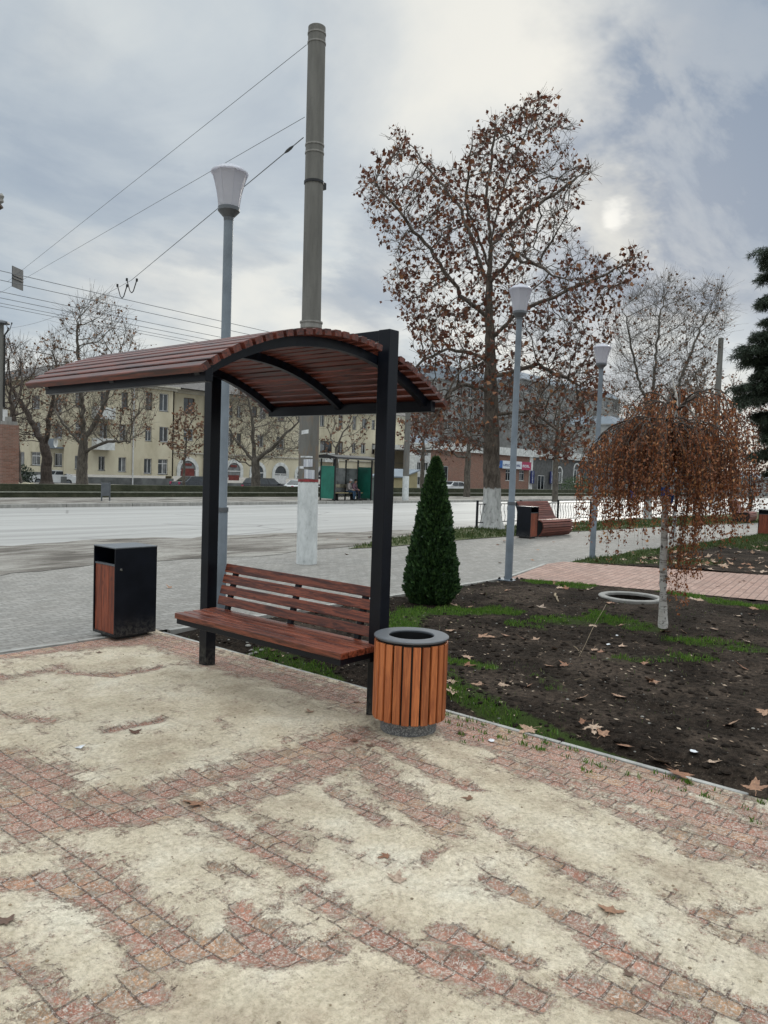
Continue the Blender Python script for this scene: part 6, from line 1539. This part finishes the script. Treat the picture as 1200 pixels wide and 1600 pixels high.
# ================================================================ fallen leaves, every one an object
def leafmesh(seed):
    r = random.Random(seed); lobes = [(-2.25, .42), (-1.22, .80), (0, 1.0), (1.22, .80), (2.25, .42)]; out = []
    for i, (a, L) in enumerate(lobes):
        L *= r.uniform(.88, 1.1); a += r.uniform(-.08, .08)
        for da, k in ((-.36, .50), (-.24, .72), (-.13, .70), (0, 1.0), (.12, .72), (.22, .74), (.36, .50)): out.append((a + da, L * k * r.uniform(.93, 1.07)))
        if i < 4: out.append(((a + lobes[i + 1][0]) / 2, .36 * r.uniform(.9, 1.1)))
    out.append((PI - .15, .16)); out.append((-PI + .15, .16))
    cu1, cu2, tw = r.uniform(.10, .34), r.uniform(-.1, .25), r.uniform(-.2, .2); ph = r.uniform(0, 6)
    def P(a, d):
        x, y = d * math.cos(a), d * math.sin(a)
        z = cu1 * d * d * (.6 + .4 * math.cos(2 * a + ph)) + cu2 * y * y * (1 if y > 0 else .4) + tw * x * y + .05 * math.sin(5 * a + ph) * d + .02
        return (x, y, max(z, .005))
    n = len(out); vs = [(0, 0, .015)] + [P(a, d * .5) for a, d in out] + [P(a, d) for a, d in out]
    fs = [(0, 1 + k, 1 + (k + 1) % n) for k in range(n)] + [(1 + k, 1 + n + k, 1 + n + (k + 1) % n, 1 + (k + 1) % n) for k in range(n)]
    o = len(vs); st = [(-.1 - .13 * i, .02 * math.sin(i * 1.3 + ph), .02 + .03 * math.sin(i)) for i in range(6)]
    for i in range(6): vs += [(st[i][0], st[i][1] - .014, max(.004, st[i][2])), (st[i][0], st[i][1] + .014, max(.004, st[i][2]))]
    fs += [(o + 2 * i, o + 2 * i + 1, o + 2 * i + 3, o + 2 * i + 2) for i in range(5)]
    me = bpy.data.meshes.new('leaf'); me.from_pydata(vs, [], fs); me.update(); me.polygons.foreach_set('use_smooth', [True] * len(me.polygons))
    return me
m_, q, b = newmat('dry_leaf'); MAT['dry_leaf'] = m_
oc = q.n('ShaderNodeTexCoord').outputs['Object']; ri = q.n('ShaderNodeObjectInfo').outputs['Random']
c = q.ramp(ri, [(0, (.24, .10, .05)), (.25, (.36, .20, .12)), (.55, (.44, .29, .20)), (.8, (.52, .38, .28)), (1, (.40, .30, .23))])
sx = q.n('ShaderNodeSeparateXYZ', ins={0: oc}); ang = q.math('ARCTAN2', sx.outputs[1], sx.outputs[0])
vein = q.mr(q.math('ABSOLUTE', q.math('SINE', q.math('MULTIPLY', ang, 2.575))), .0, .10, 1, 0)
c = q.mix(q.math('MULTIPLY', vein, .35), c, (.45, .33, .22))
c = q.mix(q.mr(q.noise(oc, 4, 5, .7), .45, .68, 0, .65), c, (.13, .065, .04))
q.t.links.new(c, b.inputs['Base Color']); b.inputs['Roughness'].default_value = .7
q.t.links.new(q.n('ShaderNodeBump', ins={'Strength': .5, 'Distance': .05, 'Height': q.noise(oc, 9, 4, .6)}).outputs[0], b.inputs['Normal'])
c2 = m_.copy(); c2.name = 'dark_dry_leaf'; MAT['dark_leaf'] = c2
for n in c2.node_tree.nodes:
    if n.type == 'VALTORGB':
        for e, col in zip(n.color_ramp.elements, ((.10, .045, .028), (.16, .075, .04), (.20, .095, .05), (.15, .08, .05), (.12, .07, .05))): e.color = (*col, 1)
LM = []
for s_ in range(9):
    me = leafmesh(40 + s_); me.materials.append(MAT['dry_leaf']); LM.append(me)
LMD = []
for s_ in range(5):
    me = leafmesh(80 + s_); me.materials.append(MAT['dark_leaf']); LMD.append(me)
rl = random.Random(5)
def leaf(p, size, label, group=None, rz=None, tilt=.18, dark=False, mesh=None):
    me = (LMD if dark else LM)[rl.randrange(5 if dark else 9)] if mesh is None else LM[mesh]
    o = bpy.data.objects.new('fallen_leaf', me); COL.objects.link(o); o.location = p; s_ = size
    o.scale = (s_, s_ * rl.uniform(.75, 1.0), s_ * rl.uniform(.4, 1.0))
    o.rotation_euler = (rl.gauss(0, tilt), rl.gauss(0, tilt), rl.uniform(0, 2 * PI) if rz is None else rz)
    return tag(o, label, 'leaf', group)
for x, y, s_, dk, rz, lab in ((310, 1249, .085, 0, 2.2, 'orange-brown star-shaped leaf on the bare pavers in the middle left'), (621, 1372, .075, 0, .6, 'brown leaf with a thin stalk on the sand at the lower middle'), (604, 1334, .042, 0, 2.8, 'small curled leaf just above the lower middle leaf on the sand'),
    (955, 1425, .088, 0, .2, 'large crumpled brown leaf on the sand at the lower right'), (10, 1436, .085, 1, 1.9, 'dark leaf at the left edge of the sandy paving'), (485, 1113, .055, 0, 1.2, 'single curled rusty leaf on the sand in front of the bench'),
    (210, 1143, .06, 1, .4, 'flat dark leaf half buried in sand at the upper left'), (556, 1151, .06, 1, 2.5, 'dark leaf beside the foot of the round bin, nearer the bench'), (577, 1164, .055, 1, .2, 'dark crumpled leaf lowest at the foot of the round bin'),
    (722, 1294, .035, 0, 1.0, 'small leaf fragment below the sandy edge right of the round bin'), (735, 1247, .05, 1, 2.0, 'flat reddish leaf trodden into the sand right of the round bin'), (722, 1140, .075, 1, .9, 'broad reddish leaf on the pavers right behind the round bin'),
    (556, 1092, .04, 1, 0, 'dark shrivelled leaf between bench and near post'), (155, 1018, .05, 1, 1, 'dark leaf on the pavers in front of the box bin'), (984, 1517, .03, 1, 1, 'tiny dark leaf bit at the lower right bare pavers'), (1180, 1232, .11, 0, .3, 'large pale leaf at the right edge of the soil bed')):
    z = .026 if not (x == 1180) else .06
    p_ = G(x, y, z)
    if x < 1150 and p_.x < .41: p_.z = float(plaza_z(np.array([p_.x]), np.array([p_.y]))[0]) + .004
    o_ = leaf(p_, s_ * 1.1, lab, None, rz, .08, bool(dk), None); o_.scale.z *= .6
bedpx = [(829, 1137, 90), (750, 1070, 75), (785, 1072, 70), (795, 1068, 70), (730, 1027, 80), (729, 1041, 70), (826, 1072, 75), (860, 1041, 70), (885, 1041, 85), (927, 1015, 90), (940, 1018, 70), (907, 1092, 75), (970, 1087, 85), (1007, 1040, 85), (1020, 1065, 75), (1163, 1044, 85), (1140, 1128, 85), (910, 1128, 65), (927, 1138, 80), (942, 1146, 80), (972, 1160, 85), (1035, 1182, 105), (1057, 1204, 105),
         (770, 996, 80), (752, 998, 80), (790, 994, 70), (820, 1000, 75), (838, 1000, 70), (705, 986, 80), (757, 930, 85), (790, 924, 80), (832, 949, 85), (845, 950, 80), (735, 947, 80), (712, 948, 80), (868, 912, 95), (875, 919, 100), (885, 921, 85), (878, 914, 90), (920, 920, 80), (905, 923, 75), (950, 944, 90), (925, 975, 85), (968, 978, 85), (868, 1016, 80), (970, 1012, 75), (1070, 988, 80), (1114, 985, 80), (1175, 962, 85), (1182, 978, 85), (1150, 965, 80), (1177, 952, 80), (1092, 940, 85), (1070, 942, 80), (1083, 938, 80), (1035, 985, 80), (1017, 1065, 60), (1170, 1006, 70), (1195, 1115, 90), (706, 1062, 70), (708, 1083, 70), (692, 1035, 60), (945, 1063, 55), (1110, 1190, 50), (697, 1000, 65)]
for x, y, s_ in bedpx:
    p = G(x, y, .03); z = float(soil_z(np.array([p.x]), np.array([p.y]))[0]) + .006 if p.x > .5 and p.x < 8.9 else .02
    leaf(Vector((p.x, p.y, max(z, .0))), s_ / 1000 * 1.2, 'dry brown plane tree leaf lying on the dark soil of the near bed', 'fallen leaves on the near soil bed', tilt=.22)
for x, y, s_ in ((425, 1015, 60), (490, 1040, 70), (495, 1047, 65), (520, 1052, 60), (470, 1043, 60), (545, 1065, 75), (570, 1073, 80), (385, 1000, 60), (400, 995, 60), (505, 1050, 55)):
    p = G(x, y, .03); z = float(soil_z(np.array([p.x]), np.array([p.y]))[0]) + .006
    leaf(Vector((p.x, p.y, z)), s_ / 1000, 'crumpled leaf on the soil strip seen beneath the bench seat', 'fallen leaves beneath the bench', dark=rl.random() < .4)
k = 0
while k < 130:
    x = rl.uniform(925, 1215); y = rl.uniform(852, 896); p = G(x, y, .03)
    if not inpoly(np.array([p.x]), np.array([p.y]), BED2)[0]: continue
    k += 1; leaf(Vector((p.x, p.y, .035)), rl.uniform(.08, .13), 'dry leaf lying in the grass and soil of the far bed beyond the red path', 'fallen leaves on the far bed', tilt=.25)
for i in range(26):
    p = Vector((rl.uniform(5.5, 20), rl.uniform(3.4, 6.8), .01)); leaf(p, rl.uniform(.06, .09), 'dark leaf scattered on the grey pavement', 'fallen leaves on the grey pavement', dark=rl.random() < .6)
leaf(G(266, 918, .01), .08, 'pale leaf alone on the grey paving between box bin and left post')
for i in range(34):
    p = Vector((rl.uniform(8, 24), rl.uniform(7.2, 8.7), .03)); leaf(p, rl.uniform(.07, .11), 'dry leaf in the grass of the lawn strip by the road', 'fallen leaves on the lawn strip', tilt=.3)
for i in range(12):
    p = Vector((rl.uniform(6.8, 9.5), rl.uniform(-1, 3.2), .01)); leaf(p, rl.uniform(.05, .08), 'small leaf on the red-paved path', 'fallen leaves on the red path', dark=True)
# straw and leaf crumbs drifted over the soil
m = MB(); rq = random.Random(21)
for i in range(900):
    x = .5 + abs(rq.gauss(0, 2.4)); y = rq.uniform(-2.9, 2.85)
    if not inpoly(np.array([x]), np.array([y]), BED1)[0]: continue
    z = float(soil_z(np.array([x]), np.array([y]))[0]) + .004; a = rq.uniform(0, PI); s_ = rq.uniform(.006, .022); w_ = s_ * rq.choice((.12, .2, .5))
    dx, dy = math.cos(a), math.sin(a)
    m.add([(x - dx * s_, y - dy * s_, z), (x + dy * w_, y - dx * w_, z + .003), (x + dx * s_, y + dy * s_, z + rq.uniform(0, .006)), (x - dy * w_, y + dx * w_, z + .001)], [(0, 1, 2), (0, 2, 3)])
MAT['leaf_crumb'] = leafmat('leaf_crumbs', [(0, (.10, .06, .035)), (.5, (.24, .16, .10)), (1, (.42, .33, .24))])
tag(m.build('leaf_crumbs', 'leaf_crumb'), 'straw bits and broken leaf crumbs strewn over the dark soil', 'leaf litter', kind='stuff')
# stones in the bed by the kerb under the bench, and a pebble scatter
MAT['stone'] = simple('pale_stone', (.22, .21, .19), .9, .2, 8)
m = MB(); rs_ = random.Random(8)
def stone(m, p, s_):
    n = 7; k = rs_.random() * 6
    m.lathe([(.02 * s_, -.3 * s_), (.8 * s_, -.2 * s_), (s_, .1 * s_), (.6 * s_, .42 * s_), (.02 * s_, .5 * s_)], p, n=n, rot=k)
for i in range(210):
    x = .5 + abs(rs_.gauss(0, .9)); y = rs_.uniform(-2.6, 2.8)
    if rs_.random() < .45: x = rs_.uniform(.5, 6.3)
    if not inpoly(np.array([x]), np.array([y]), BED1)[0]: continue
    z = float(soil_z(np.array([x]), np.array([y]))[0]); stone(m, (x, y, z), rs_.choice((.004, .005, .006, .008, .012)))
for i in range(40): 
    p = G(rs_.uniform(385, 450), rs_.uniform(990, 1020), .0); z = float(soil_z(np.array([p.x]), np.array([p.y]))[0]); stone(m, (p.x, p.y, z + .003), rs_.uniform(.012, .03))
tag(m.build('pebbles', 'stone'), 'small pale pebbles scattered over the near soil bed', 'pebbles', kind='stuff')
MAT['clod'] = simple('soil_clod', (.020, .015, .012), 1, .35, 30, spec=.08)
m = MB()
for i in range(2600):
    x = .5 + abs(rs_.gauss(0, 2.6)); y = rs_.uniform(-2.9, 2.85)
    if not inpoly(np.array([x]), np.array([y]), BED1)[0]: continue
    z = float(soil_z(np.array([x]), np.array([y]))[0]); stone(m, (x, y, z), rs_.choice((.008, .010, .013, .018, .026)))
tag(m.build('soil_clods', 'clod'), 'dark crumbs and clods of earth over the near soil bed', 'soil clods', kind='stuff')
m = MB()
for i in range(700):
    x = rs_.uniform(-3.2, .38); y = rs_.uniform(-2.9, 2.9); stone(m, (x, y, float(plaza_z(np.array([x]), np.array([y]))[0]) + .001), rs_.choice((.0025, .003, .004, .006)))
tag(m.build('sand_crumbs', 'twig'), 'tiny crumbs and grit lying on the sand', 'grit', kind='stuff')
